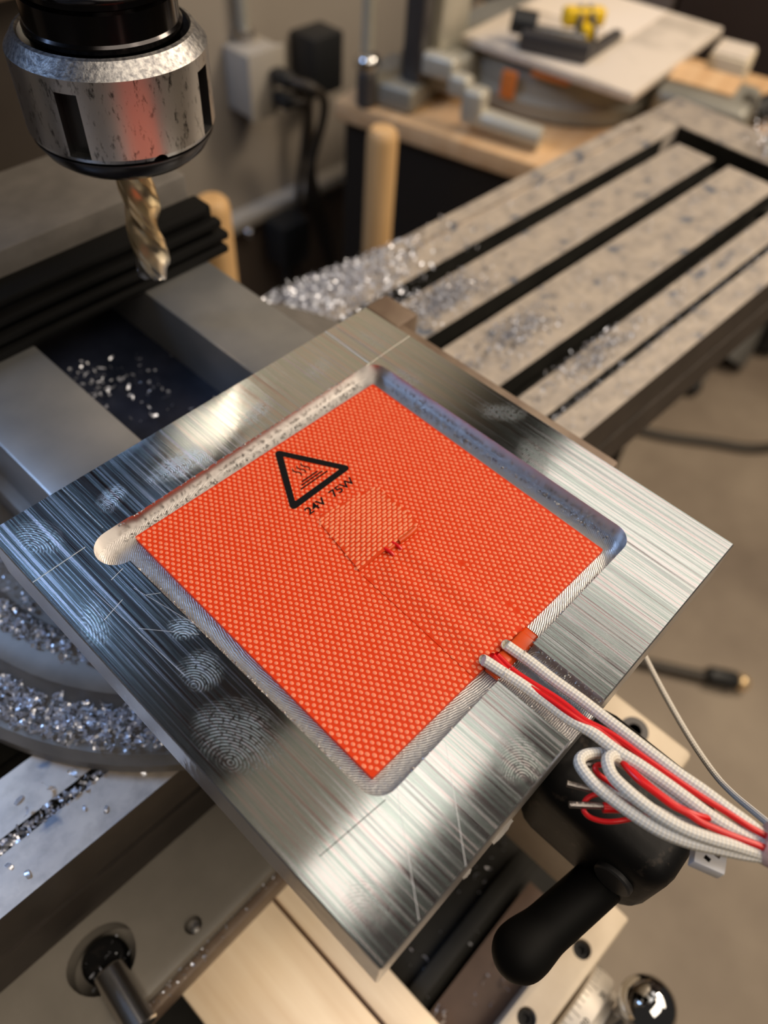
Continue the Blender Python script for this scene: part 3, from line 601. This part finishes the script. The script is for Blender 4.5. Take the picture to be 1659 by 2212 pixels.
# cover strip over the leads
def sheet_grid(name, poly, zf, th, m, parent, nx=40, ny=60):
    bm = bmesh.new(); x0 = min(p[0] for p in poly); x1 = max(p[0] for p in poly); y0 = min(p[1] for p in poly); y1 = max(p[1] for p in poly)
    (ax_, ay_), (bx_, by_), (cx_, cy_), (dx_, dy_) = poly; top = []; bot = []
    for j in range(ny + 1):
        t = j / ny; rt = []; rb = []
        for i in range(nx + 1):
            s = i / nx
            x = (ax_ * (1 - s) + bx_ * s) * (1 - t) + (dx_ * (1 - s) + cx_ * s) * t; y = (ay_ * (1 - s) + by_ * s) * (1 - t) + (dy_ * (1 - s) + cy_ * s) * t
            z = zf(x, y); p = pad(x * .001, y * .001, z); rt.append(bm.verts.new(p)); rb.append(bm.verts.new((p.x, p.y, z - th)))
        top.append(rt); bot.append(rb)
    for j in range(ny):
        for i in range(nx):
            bm.faces.new((top[j][i], top[j + 1][i], top[j + 1][i + 1], top[j][i + 1])); bm.faces.new((bot[j][i], bot[j][i + 1], bot[j + 1][i + 1], bot[j + 1][i]))
    for j in range(ny): bm.faces.new((top[j][0], bot[j][0], bot[j + 1][0], top[j + 1][0])); bm.faces.new((top[j][nx], top[j + 1][nx], bot[j + 1][nx], bot[j][nx]))
    for i in range(nx): bm.faces.new((top[0][i], top[0][i + 1], bot[0][i + 1], bot[0][i])); bm.faces.new((top[ny][i], bot[ny][i], bot[ny][i + 1], top[ny][i + 1]))
    bmesh.ops.recalc_face_normals(bm, faces=bm.faces); me = bpy.data.meshes.new(name); bm.to_mesh(me); bm.free(); return finish(me, name, m, parent, smooth=40)
zS = lambda x, y: PZT + .00016 + hbulge(x, y)
cs_ = sheet_grid('cover_strip', STRIP, zS, .00015, M['sil'], heater)
weave('strip_weave', cs_, lambda x, y: in_poly(x, y, inset(STRIP, .016)), zS, 1.88, 1.45, .56, .70, .00010, M['sil_dot'], -49.6, 50, -49.5, 50, .12)
# square patch
def zP(x, y): return PZT + .0003 + .0008 * sstep(17, 2, y) * sstep(-11, 0, x) + .0001 * math.sin(x * .35)
bm = bmesh.new(); n = len(PATCH); cxp = sum(p[0] for p in PATCH) / n; cyp = sum(p[1] for p in PATCH) / n
def dens(P, k=8):
    o = []
    for i in range(len(P)):
        a, b = P[i], P[(i + 1) % len(P)]; kk = max(1, int(math.hypot(b[0] - a[0], b[1] - a[1]) / 2.2))
        for t in range(kk): o.append((a[0] + (b[0] - a[0]) * t / kk, a[1] + (b[1] - a[1]) * t / kk))
    return o
DP = dens(PATCH); rings = []
for s in (1, .8, .6, .4, .2): rings.append([(cxp + (x - cxp) * s, cyp + (y - cyp) * s) for x, y in DP])
VT = [[bm.verts.new(pad(x * .001, y * .001, zP(x, y))) for x, y in r] for r in rings]; ce = bm.verts.new(pad(cxp * .001, cyp * .001, zP(cxp, cyp)))
VB = [bm.verts.new(pad(x * .001, y * .001, max(PZT, zP(x, y) - .0003))) for x, y in rings[0]]; nn = len(DP)
for a, b in zip(VT, VT[1:]):
    for i in range(nn): bm.faces.new((a[i], a[(i + 1) % nn], b[(i + 1) % nn], b[i]))
for i in range(nn): bm.faces.new((VT[-1][i], VT[-1][(i + 1) % nn], ce)); bm.faces.new((VB[i], VB[(i + 1) % nn], VT[0][(i + 1) % nn], VT[0][i]))
bmesh.ops.recalc_face_normals(bm, faces=bm.faces); me = bpy.data.meshes.new('square_patch'); bm.to_mesh(me); bm.free()
pt = finish(me, 'square_patch', M['sil2'], heater, label='pale coarse woven square patch', smooth=40)
weave('patch_weave', pt, lambda x, y: in_poly(x, y, inset(PATCH, .02)), zP, 2.25, 1.15, .98, .47, .00013, M['sil_dot2'], -14, 20, -8, 22, .10)
# glue beads and solder leads under the patch edge
MB().tube([pad(.006, -.0052, PZT + .0006), pad(.010, -.0055, PZT + .0008), pad(.0135, -.0052, PZT + .0006)], .0009).build('glue_bead', M['sil_bead'], heater)
MB().tube([pad(.0015, -.0050, PZT + .0004), pad(.0045, -.0052, PZT + .0006)], .0007, sub=1).build('glue_bead', M['sil_bead'], heater)
for x in (.0012, .0045): MB().tube([pad(x - .0004, -.0042, PZT + .0009), pad(x, -.0062, PZT + .0008), pad(x + .0002, -.0076, PZT + .0003)], .00055).build('sensor_lead', M['red'], heater)
# exit of the leads: silicone bead below the strip edge
mb = MB(); mb.box(-.0065, .0125, -.0535, -.0485, -PD + .0002, PZT - .0002, .0009, 3); mb.build('lead_seal', M['sil_bead'], heater)
mb = MB(); mb.box(.0040, .0100, -.0540, -.0488, PZT - .0012, PZT + .0012, .0009, 3); mb.build('lead_seal', M['sil_bead'], heater)
mb = MB(); mb.box(-.0035, .0010, -.0530, -.0488, PZT - .0012, PZT + .0016, .0010, 3); mb.build('lead_seal', M['sil_bead'], heater)
# printed warning
ZI = PZT + .00012
def flat(poly, name, m=M['ink'], parent=heater, hole=None, z=ZI, th=.00005):
    mb = MB()
    if hole is None: mb.prism([tuple(pad(x * .001, y * .001, 0).xy) for x, y in poly], z, z + th)
    else:
        a = [pad(x * .001, y * .001, 0).xy for x, y in poly]; b = [pad(x * .001, y * .001, 0).xy for x, y in hole]; n = len(a)
        for zz in (z, z + th):
            va = [mb.bm.verts.new((p.x, p.y, zz)) for p in a]; vb = [mb.bm.verts.new((p.x, p.y, zz)) for p in b]
            for i in range(n): mb.bm.faces.new((va[i], va[(i + 1) % n], vb[(i + 1) % n], vb[i]))
    return mb.build(name, m, parent, smooth=0)
def rtri(V, r, k=6):
    P = []; n = len(V); c = Vector((sum(v[0] for v in V) / 3, sum(v[1] for v in V) / 3))
    for i in range(n):
        v = Vector(V[i]); a = (Vector(V[i - 1]) - v).normalized(); b = (Vector(V[(i + 1) % n]) - v).normalized(); bis = (a + b).normalized()
        half = math.acos(max(-1, min(1, a.dot(b)))) / 2; cc = v + bis * (r / math.sin(half)); t0 = v + a * (r / math.tan(half)) - cc; t1 = v + b * (r / math.tan(half)) - cc
        a0 = math.atan2(t0.y, t0.x); a1 = math.atan2(t1.y, t1.x); d = (a1 - a0 + PI) % (2 * PI) - PI
        for q in range(k + 1): t = a0 + d * q / k; P.append((cc.x + r * math.cos(t), cc.y + r * math.sin(t)))
    return P
TO = [(-9.5, 26.3), (17.4, 27.0), (3.6, 50.0)]; TI = [(-5.9, 28.7), (13.6, 29.1), (3.8, 45.6)]
sh = lambda P: [(x - .4, y - .6) for x, y in P]
flat(sh(rtri(TO, 1.3)), 'warning_triangle', hole=sh(rtri(TI, .25)))
for y, xa, xb in ((33.3, .6, 7.3), (32.25, -.5, 8.5), (31.15, -1.8, 9.8)): flat([(xa, y - .25 - .6), (xb, y - .25 - .6), (xb, y + .25 - .6), (xa, y + .25 - .6)], 'heat_line')
for xc in (2.2, 4.0, 5.8):
    A = []; B = []
    for k in range(13):
        t = k / 12; y = 35.2 + 4.4 * t - .6; x = xc + .55 * math.sin(2 * PI * t); wd = .26 * (1 - .5 * abs(2 * t - 1)); A.append((x - wd, y)); B.append((x + wd, y))
    flat(A + B[::-1], 'heat_wave')
me = text_mesh('24V  75W', 4.1)
xs = [v.co.x for v in me.vertices]; wd = max(xs) - min(xs); me.transform(Matrix.Diagonal((20.0 / wd, 1, 1, 1)))
for v in me.vertices: p = pad((v.co.x + 3.3) * .001, (v.co.y + 21.0) * .001, ZI + .00003); v.co = p
finish(me, 'printed_rating', M['ink'], heater, smooth=0)
# leads
WIRES = {
    'w_upper': [(2.24,-49.07,-2.2),(2.33,-49.87,-2.38),(2.93,-56.17,-2.57),(3.03,-64.53,-2.37),(3.44,-73.0,-2.09),(3.33,-80.85,-1.57),(3.23,-87.78,-0.92),(3.14,-95.11,-0.46),(3.24,-101.61,-0.18),(3.73,-108.29,0.0),(3.97,-114.47,0.0),(4.29,-119.95,0.0),(4.19,-124.27,0.0),(4.43,-128.84,0.0)],
    'w_lower': [(-5.91,-47.49,-2.2),(-5.56,-48.27,-2.39),(-4.77,-53.4,-2.57),(-4.1,-59.42,-2.36),(-3.64,-66.7,-2.08),(-3.56,-73.96,-1.53),(-2.68,-80.4,-0.88),(-2.58,-87.23,-0.44),(-1.76,-93.46,-0.16),(-1.19,-100.28,0.0),(-0.8,-106.01,0.0),(-0.52,-111.17,-0.07),(0.26,-116.04,-0.3),(1.45,-120.63,-0.53),(2.82,-125.06,-0.77),(3.98,-129.55,-1.0)],
    'red_a': [(-1.96,-49.1,-2.2),(-1.95,-49.81,-2.37),(-2.3,-55.48,-2.55),(-1.83,-60.95,-2.29),(-1.04,-67.29,-1.85),(-1.0,-72.12,-1.34),(-1.34,-77.05,-0.73),(-0.09,-83.2,-0.17),(0.29,-87.54,0.05),(0.37,-92.0,0.27),(0.74,-97.32,0.41),(1.11,-102.54,0.54),(1.69,-108.56,0.75),(2.55,-114.76,1.01),(3.16,-119.94,1.23),(3.89,-123.54,1.31),(4.43,-128.14,1.4)],
    'red_b': [(-3.11,-48.38,-2.2),(-2.98,-49.14,-2.45),(-3.86,-55.29,-2.33),(-3.66,-60.87,-1.69),(-3.22,-67.31,-0.84),(-3.08,-72.62,-0.22),(-2.51,-77.1,-0.28),(-1.06,-81.56,-0.44),(-0.66,-86.12,-0.77),(0.44,-90.49,-1.98),(1.62,-98.01,-2.68),(2.7,-105.82,-3.0)],
    'loop_outer': [(2.35,-130.32,-1.0),(0.4,-126.26,-0.81),(-2.56,-122.2,-0.62),(-5.86,-117.27,-0.36),(-9.56,-111.47,0.02),(-12.04,-105.98,0.4),(-13.23,-100.34,0.36),(-13.78,-94.21,0.17),(-13.84,-88.75,-0.1),(-12.67,-84.49,-0.86),(-11.04,-82.27,-1.62),(-8.48,-82.15,-2.48),(-5.55,-83.74,-3.43),(-2.82,-86.41,-4.38),(-1.59,-91.11,-5.0),(-0.2,-96.81,-5.57),(0.88,-102.56,-6.0),(1.5,-108.29,-6.0),(2.03,-114.49,-6.0),(3.04,-120.18,-5.76),(4.37,-125.52,-5.38),(6.08,-130.56,-5.0)],
    'loop_top': [(3.04,-129.99,-1.0),(-0.4,-124.25,0.09),(-3.41,-119.31,1.19),(-6.51,-114.09,1.92),(-8.9,-109.07,2.42),(-10.33,-104.02,2.82),(-10.9,-99.03,2.91),(-10.95,-94.16,2.99),(-10.14,-90.31,2.26),(-8.17,-87.8,1.42),(-6.09,-86.99,0.47),(-3.87,-87.82,-0.58),(-2.7,-90.59,-1.58),(-2.42,-95.2,-2.21),(-1.8,-100.66,-2.84),(-1.01,-105.75,-3.0),(-0.12,-110.63,-3.0),(1.02,-116.33,-3.0),(2.76,-121.62,-3.0),(5.76,-129.72,-3.0)],
    'loop_inner': [(-7.42,-84.34,-6.0),(-8.86,-86.65,-5.56),(-9.27,-90.28,-5.11),(-8.44,-94.75,-4.67),(-7.76,-98.67,-4.22),(-6.44,-102.77,-4.0),(-5.17,-108.0,-4.0),(-3.24,-113.83,-4.0),(-0.73,-119.26,-4.0),(2.09,-124.97,-4.0)],
    'red_thick1': [(-3.51,-89.86,-1.0),(-4.87,-92.19,0.14),(-5.92,-95.77,1.27),(-5.94,-99.97,1.75),(-5.88,-104.08,2.07),(-5.0,-107.73,2.2),(-4.59,-110.87,2.2),(-3.44,-114.35,2.16),(-1.98,-118.16,2.07),(-0.52,-121.45,1.95),(0.99,-124.75,1.73),(2.54,-128.98,1.5)],
    'red_thick2': [(-2.12,-90.38,-2.0),(-4.21,-93.34,-0.29),(-5.15,-97.28,1.11),(-5.28,-101.53,1.57),(-4.89,-105.54,1.63),(-3.42,-109.58,1.29),(-0.82,-112.85,0.04),(1.81,-116.28,-1.5)],
    'red_small': [(-7.12,-88.45,-3.0),(-6.81,-87.08,-3.0),(-7.78,-85.97,-3.0),(-9.01,-86.04,-3.02),(-9.54,-87.75,-3.1),(-9.27,-90.19,-3.18),(-8.69,-93.5,-3.9),(-8.15,-96.94,-4.95),(-9.89,-96.71,-6.0)],
    'red_loop': [(-10.85,-90.53,-8.0),(-12.92,-89.12,-8.45),(-15.04,-88.81,-8.91),(-16.9,-89.93,-9.0),(-17.08,-92.09,-9.0),(-15.72,-95.05,-8.45),(-13.28,-97.71,-7.55),(-9.24,-100.61,-7.0),(-6.77,-102.46,-7.0),(-4.51,-105.55,-7.0),(-4.37,-108.22,-7.0),(-4.88,-110.95,-7.0)],
}
mm = lambda P: [(x * .001, y * .001, z * .001) for x, y, z in P]
for k, nm, r, m in (('w_upper', 'white_lead', .00155, 'braid'), ('w_lower', 'white_lead', .00155, 'braid'), ('loop_outer', 'white_lead_loop', .00148, 'braid'), ('loop_top', 'white_lead_loop', .00152, 'braid'), ('loop_inner', 'white_lead_loop', .00125, 'braid'),
                    ('red_a', 'red_lead', .00080, 'red'), ('red_b', 'red_lead', .00080, 'red'), ('red_thick1', 'red_lead', .00085, 'red'), ('red_thick2', 'red_lead', .0008, 'red'), ('red_small', 'red_lead', .0007, 'red'), ('red_loop', 'red_lead', .00066, 'red')):
    MB().tube(mm(WIRES[k]), r, 16, 8).build(nm, M[m], heater, smooth=60)
def crimp(p0, p1, r=.00085):
    MB().tube(mm([p0, p1]), r, 10, 1).build('crimped_end', M['ferrule'], heater)
crimp((-14.75, -82.97, -8), (-11.8, -88.0, -8)); crimp((-18.66, -86.42, -8), (-13.0, -92.7, -8)); crimp((-8.6, -83.6, -5), (-6.4, -86.6, -5), .001)
MB().tube(mm([(-13.4, -92.9, -8), (-8.9, -97.6, -8)]), .0013, 12, 1).build('red_sleeve', M['red'], heater)
MB().tube(mm([(-9.0, -97.7, -8), (-7, -101.8, -8), (-4.7, -105.5, -8), (0, -112, -8)]), .0012, 12).build('clear_sleeve', M['braid_l'], heater)
MB().lathe([(.0047, 0), (.0051, .001), (.0051, .012), (.0047, .013)], (.0034, -.1240, -.0004), (.25, -.97, 0), 32).build('bundle_sleeve', M['tie'], heater, label='clear pinkish sleeve round the folded leads')
cn = MB(); cn.box(-.0030, .0030, -.0038, .0038, -.0022, .0022, .0004); bmesh.ops.rotate(cn.bm, verts=cn.bm.verts, cent=(0, 0, 0), matrix=Matrix.Rotation(.35, 3, 'Z')); bmesh.ops.translate(cn.bm, verts=cn.bm.verts, vec=(-.0033, -.1186, -.0125))
co = cn.build('plug_housing', M['white_pl'], heater, label='small white plug housing')
for dx, dy in ((-.0012, .0008), (.0012, -.0006)):
    MB().box(-.0033 + dx - .0005, -.0033 + dx + .0005, -.1190 + dy - .0007, -.1190 + dy + .0007, -.0104, -.0101).build('plug_contact', M['ferrule'] if dx > 0 else M['ink'], co, smooth=0)
MB().tube(mm([(62, -75, -52), (54, -88, -52), (45, -102, -50), (37, -113, -45), (30, -119, -36), (20, -124, -20), (10, -129, -4), (7, -135, -1)]), .0010, 12).build('sensor_sleeve', M['braid_l'], heater, label='thin translucent cord hanging beside the plate')

# ================================================================== BACKGROUND: WALL THINGS
ob = empty('outlet_box', (.675, .88, -.365), 'beige surface outlet box with plugs on the back wall', 'outlet')
MB().box(.636, .700, .845, .899, -.365, -.277, .004).build('box_body', M['plate_beige'], ob)
MB().box(.633, .703, .838, .846, -.368, -.274, .003).build('cover_plate', M['plate_beige'], ob)
pl = empty('power_plug', (.69, .83, -.345), 'black plug in the beige outlet box', 'plug')
MB().box(.668, .690, .800, .8375, -.318, -.298, .005, 3).build('plug_body', M['plastic_blk'], pl)
MB().tube([(.680, .80, -.308), (.70, .775, -.315), (.735, .79, -.36), (.745, .84, -.50), (.79, .862, -.62), (.85, .86, -.80), (.86, .85, -.94)], .007, 12).build('plug_cord', M['cable'], pl)
pl2 = empty('power_plug', (.69, .83, -.365), 'second dark plug at the bottom of the outlet box', 'plug')
MB().box(.670, .692, .805, .8375, -.350, -.330, .005, 3).build('plug_body', M['plastic_blk'], pl2)
MB().tube([(.682, .805, -.34), (.71, .80, -.352), (.728, .83, -.42), (.727, .855, -.60), (.73, .86, -.94)], .006, 12).build('plug_cord', M['cable'], pl2)
ad = empty('power_adapter', (.79, .86, -.40), 'dark rectangular power adapter box high on the wall', 'adapter')
MB().box(.765, .830, .845, .8995, -.372, -.286, .004).build('adapter_body', M['plastic_blk'], ad)
MB().tube([(.775, .87, -.372), (.768, .86, -.42), (.775, .86, -.52), (.81, .857, -.66), (.83, .85, -.94)], .008, 12).build('adapter_cord', M['cable'], ad)
a2 = empty('wall_adapter', (.69, .86, -.66), 'black adapter hanging low on the wall below the ledge', 'adapter')
MB().box(.662, .725, .815, .868, -.625, -.545, .006).build('adapter_body', M['plastic_blk'], a2)
MB().lathe([(.012, 0), (.010, .02), (.006, .05), (.005, .30)], (.69, .845, -.625), (0, 0, -1), 20).build('adapter_lead', M['plastic_blk'], a2)
cd = empty('conduit_pipe', (.66, .885, -.27), 'thin metal conduit running up the wall from the outlet', 'conduit')
MB().cyl((.668, .886, -.277), (.668, .886, 1.2), .009).build('pipe', M['cast_pale'], cd)
MB().lathe([(.014, 0), (.014, .016), (.011, .018)], (.668, .886, -.2765), n=24).build('connector', M['steel'], cd)
MB().ball((.63, .868, -.56), .009, 20).build('wall_bolt', M['chrome'], None, 'bright round bolt head on the wall near the posts', 'bolt')
# wooden posts
def post(x, y, r, ztop, lab):
    t = empty('wooden_post', (x, y, FZ), lab, 'post')
    MB().lathe([(r * .96, 0), (r, .01), (r, ztop - FZ - r * .7), (r * .93, ztop - FZ - r * .3), (r * .75, ztop - FZ - r * .08), (r * .4, ztop - FZ)], (x, y, FZ), n=40).build('shaft', M['wood'], t)
    MB().lathe([(r * 1.5, 0), (r * 1.5, .012), (r * 1.0, .02)], (x, y, FZ), n=40).build('foot', M['darkgrey'], t)
post(.497, .453, .0165, -.192, 'round wooden post standing in front of the black bench side')
post(.238, .402, .0145, -.152, 'shorter wooden post just behind the black vise ribs')

# ================================================================== BENCH
BR = math.atan2(-.279, .0665) + PI / 2
bench = empty('workbench', (.595, .626, -.25), 'black sided workbench with a thick plywood top', 'workbench', rz=BR)
ORG[bench] = Vector((0, 0, 0))
MB().box(0, .43, -.5, 0, -.024, 0, .003).build('bench_top', M['ply'], bench)
MB().box(0.012, .03, -.49, -.01, FZ + .25, -.024).build('side_panel', M['darkpanel'], bench)
MB().box(.03, .42, -.03, -.012, FZ + .25, -.024).build('back_panel', M['darkpanel'], bench)
c_, s_ = math.cos(BR), math.sin(BR)
def BW(u, v, z): return Vector((.595 + u * c_ - v * s_, .626 + u * s_ + v * c_, -.25 + z))
def bthing(name, label, cat, u=0, v=0, z=0, rz=0):
    o = empty(name, BW(u, v, z), label, cat, rz=BR + rz); ORG[o] = Vector((0, 0, 0)); return o
saw = bthing('saw_base', 'grey green cast saw base with round turntable on the bench', 'saw', .0, 0)
MB().lathe([(.145, .0), (.152, .004), (.152, .020), (.145, .026), (.140, .050), (.128, .056), (.02, .056)], (.245, -.205, .001), n=72).build('turntable', M['cast_green'], saw)
MB().box(.015, .105, -.100, -.020, .001, .030, .006, 3).build('foot', M['cast_green'], saw)
MB().box(.06, .20, -.135, -.055, .018, .055, .006, 3).build('arm', M['cast_green'], saw)
for x0, x1, y0, y1, z0, z1 in ((.038, .060, -.140, -.095, .040, .066), (.026, .048, -.165, -.138, .032, .056), (.016, .042, -.190, -.163, .010, .050)):
    MB().box(x0, x1, y0, y1, z0, z1, .006, 3).build('stepped_lever', M['cast_pale'], saw)
MB().tube([(.030, -.175, .018), (.032, -.215, .016), (.036, -.262, .0135)], .013, 16).build('lever_handle', M['cast_pale'], saw)
MB().box(.087, .093, -.200, -.182, .022, .052, .001).build('scale_mark', M['orange'], saw)
MB().box(.094, .108, -.262, -.215, .052, .0575, .001).build('scale_mark', M['orange'], saw)
eb = tmp(MB().box(.135, .225, -.462, -.352, .001, .060, .010, 3)); hc = tmp(MB().cyl((.12, -.40, .02), (.155, -.40, .02), .010)); nc = tmp(MB().box(.165, .195, -.475, -.445, .02, .08))
me = boolean(eb, [hc, nc]).copy(); bpy.data.objects.remove(eb, do_unlink=True); finish(me, 'end_block', M['cast_green'], saw)
MB().box(.165, .222, -.435, -.358, .0605, .0635).build('wood_insert', M['ply'], saw)
MB().box(.035, .060, -.098, -.072, .030, .40, .004).build('fence_post', M['darkgrey'], saw)
MB().box(.070, .150, -.105, -.080, .055, .22, .006).build('fence', M['cast_pale'], saw)
kn = bthing('clamp_knob', 'shiny round knob on a rod beside the saw fence', 'knob')
MB().ball((.010, -.040, .050), .016, 28, .8).build('knob', M['chrome'], kn)
MB().cyl((.010, -.040, .062), (.010, -.040, .20), .008).build('rod', M['cast_pale'], kn)
MB().cyl((.010, -.040, .001), (.010, -.040, .040), .012).build('stem', M['darkgrey'], kn)
bd_ = bthing('drawing_board', 'grimy off white board lying on the saw', 'board', .225, -.255, .060, -.12)
MB().box(-.135, .135, -.105, .125, .0, .010, .002).build('board_sheet', M['paper'], bd_)
MB().box(.0, .128, -.03, .115, .0102, .0112).build('paper_sheet', mat('clean_paper', (.85, .76, .66), .6), bd_)
cl = bthing('hand_clamp', 'dark grey bar clamp lying on the board', 'clamp', .118, -.23, .0715, -1.43)
MB().box(-.042, .042, -.010, .010, 0, .020, .003).build('clamp_bar', M['darkgrey'], cl)
mb = MB(); mb.box(.036, .126, -.006, .006, .0, .011, .002, rot=1.32, piv=(.036, 0)); mb.build('clamp_jaw', M['darkgrey'], cl)
MB().cyl((-.060, .012, .022), (-.030, .018, .020), .013).build('clamp_grip', M['plastic_blk'], cl)
MB().cyl((-.032, .018, .014), (.03, .022, .014), .007).build('clamp_screw', M['steel'], cl)
yc = bthing('spring_clip', 'bright yellow spring clip standing on the board', 'clip', .175, -.240, .0715, -.9)
MB().box(-.026, .026, -.006, .012, .016, .036, .005, 3).build('clip_jaw', M['yellow'], yc)
MB().tube([(-.012, -.016, .005), (-.008, -.010, .022), (-.006, .004, .036)], .004).build('clip_leg', M['plastic_blk'], yc)
MB().tube([(.010, -.018, .005), (.008, -.012, .022), (.005, .004, .036)], .004).build('clip_leg', M['plastic_blk'], yc)
MB().box(-.007, .006, -.022, -.006, .003, .024, .003).build('clip_body', M['yellow'], yc)
bx = bthing('pale_block', 'pale cream block at the right end of the board', 'block', .335, -.400, .0)
MB().box(-.030, .030, -.025, .025, .001, .052, .004).build('block_body', mat('cream_block', (.72, .62, .46), .6), bx)
MB().box(-.026, .026, -.022, .022, .0522, .054).build('block_label', M['paper'], bx)
tp = bthing('black_tool', 'black rounded tool on the bench at the right edge', 'tool', .262, -.462, .0)
MB().tube([(-.020, .010, .018), (.01, -.005, .019), (.05, -.02, .019), (.09, -.03, .019)], .016, 16).build('tool_body', M['plastic_blk'], tp)
MB().cyl((.085, -.03, .022), (.115, -.035, .022), .020).build('tool_head', M['darkgrey'], tp)

cab = empty('storage_cabinet', (1.45, .5, FZ), 'tall dark brown cabinet behind the bench at the top right', 'cabinet')
MB().box(1.26, 1.70, .25, .885, FZ, .25, .006).build('cabinet_body', M['brownpanel'], cab)
for y0, y1, mm_ in ((.70, .878, 'greydoor'), (.52, .69, 'greydoor'), (.26, .51, 'brownpanel')):
    dr = MB().box(1.24, 1.2595, y0, y1, FZ + .04, .24, .003).build('door', M[mm_], cab)
    MB().cyl((1.225, y0 + .02, -.42), (1.225, y0 + .02, -.30), .006).build('door_handle', M['steel'], dr)
# ================================================================== FLOOR THINGS
cb = empty('floor_cable', (1.2, .1, FZ), 'dark cable curving across the floor below the table end', 'cable')
MB().tube([(1.10, .33, FZ + .008), (1.13, .27, FZ + .008), (1.165, .205, FZ + .008), (1.22, .13, FZ + .008), (1.27, .06, FZ + .008), (1.36, .0, FZ + .008), (1.5, -.08, FZ + .008)], .011, 12).build('cable_jacket', M['cable'], cb)
jk = empty('jack_cable', (.69, -.1, FZ), 'black cable with a brass tipped plug on the floor', 'cable')
MB().tube([(.60, .14, FZ + .009), (.63, .06, FZ + .009), (.655, -.01, FZ + .009), (.69, -.075, FZ + .009), (.725, -.135, FZ + .012)], .010, 12).build('jack_cord', M['cable'], jk)
MB().lathe([(.010, 0), (.015, .006), (.016, .045), (.012, .052)], (.718, -.122, FZ + .0175), (.5, -.86, 0), 24).build('jack_shell', M['plastic_blk'], jk)
MB().ball((.7475, -.172, FZ + .018), .0135, 24).build('jack_tip', M['brass'], jk)
c2_ = empty('thin_floor_cable', (.93, .2, FZ), 'thin dark cable loop on the floor beside the plate corner', 'cable')
MB().tube([(.93, .33, FZ + .006), (.95, .25, FZ + .006), (.93, .18, FZ + .006), (.88, .12, FZ + .006), (.84, .09, FZ + .006)], .008, 12).build('cable_jacket', M['cable'], c2_)
st = empty('floor_stand', (1.5, .24, FZ), 'grey footed stand with black ball feet on the floor', 'stand')
MB().tube([(1.335, .246, FZ + .02), (1.42, .25, FZ + .05), (1.50, .245, FZ + .11), (1.62, .23, FZ + .22)], .012, 14).build('stand_leg', M['greyfoot'], st)
MB().ball((1.33, .245, FZ + .021), .02, 24).build('ball_foot', M['plastic_blk'], st)
MB().lathe([(.045, 0), (.04, .03), (.02, .10), (.012, .14)], (1.48, .24, FZ + .02), (.6, -.1, .8), 28).build('grey_shoe', M['greyfoot'], st)
MB().cyl((1.60, .21, FZ + .02), (1.60, .19, FZ + .19), .045).build('stand_knuckle', M['plastic_blk'], st)
MB().box(1.62, 1.75, .12, .30, FZ, FZ + .02, .004).build('stand_plate', M['plastic_blk'], st)
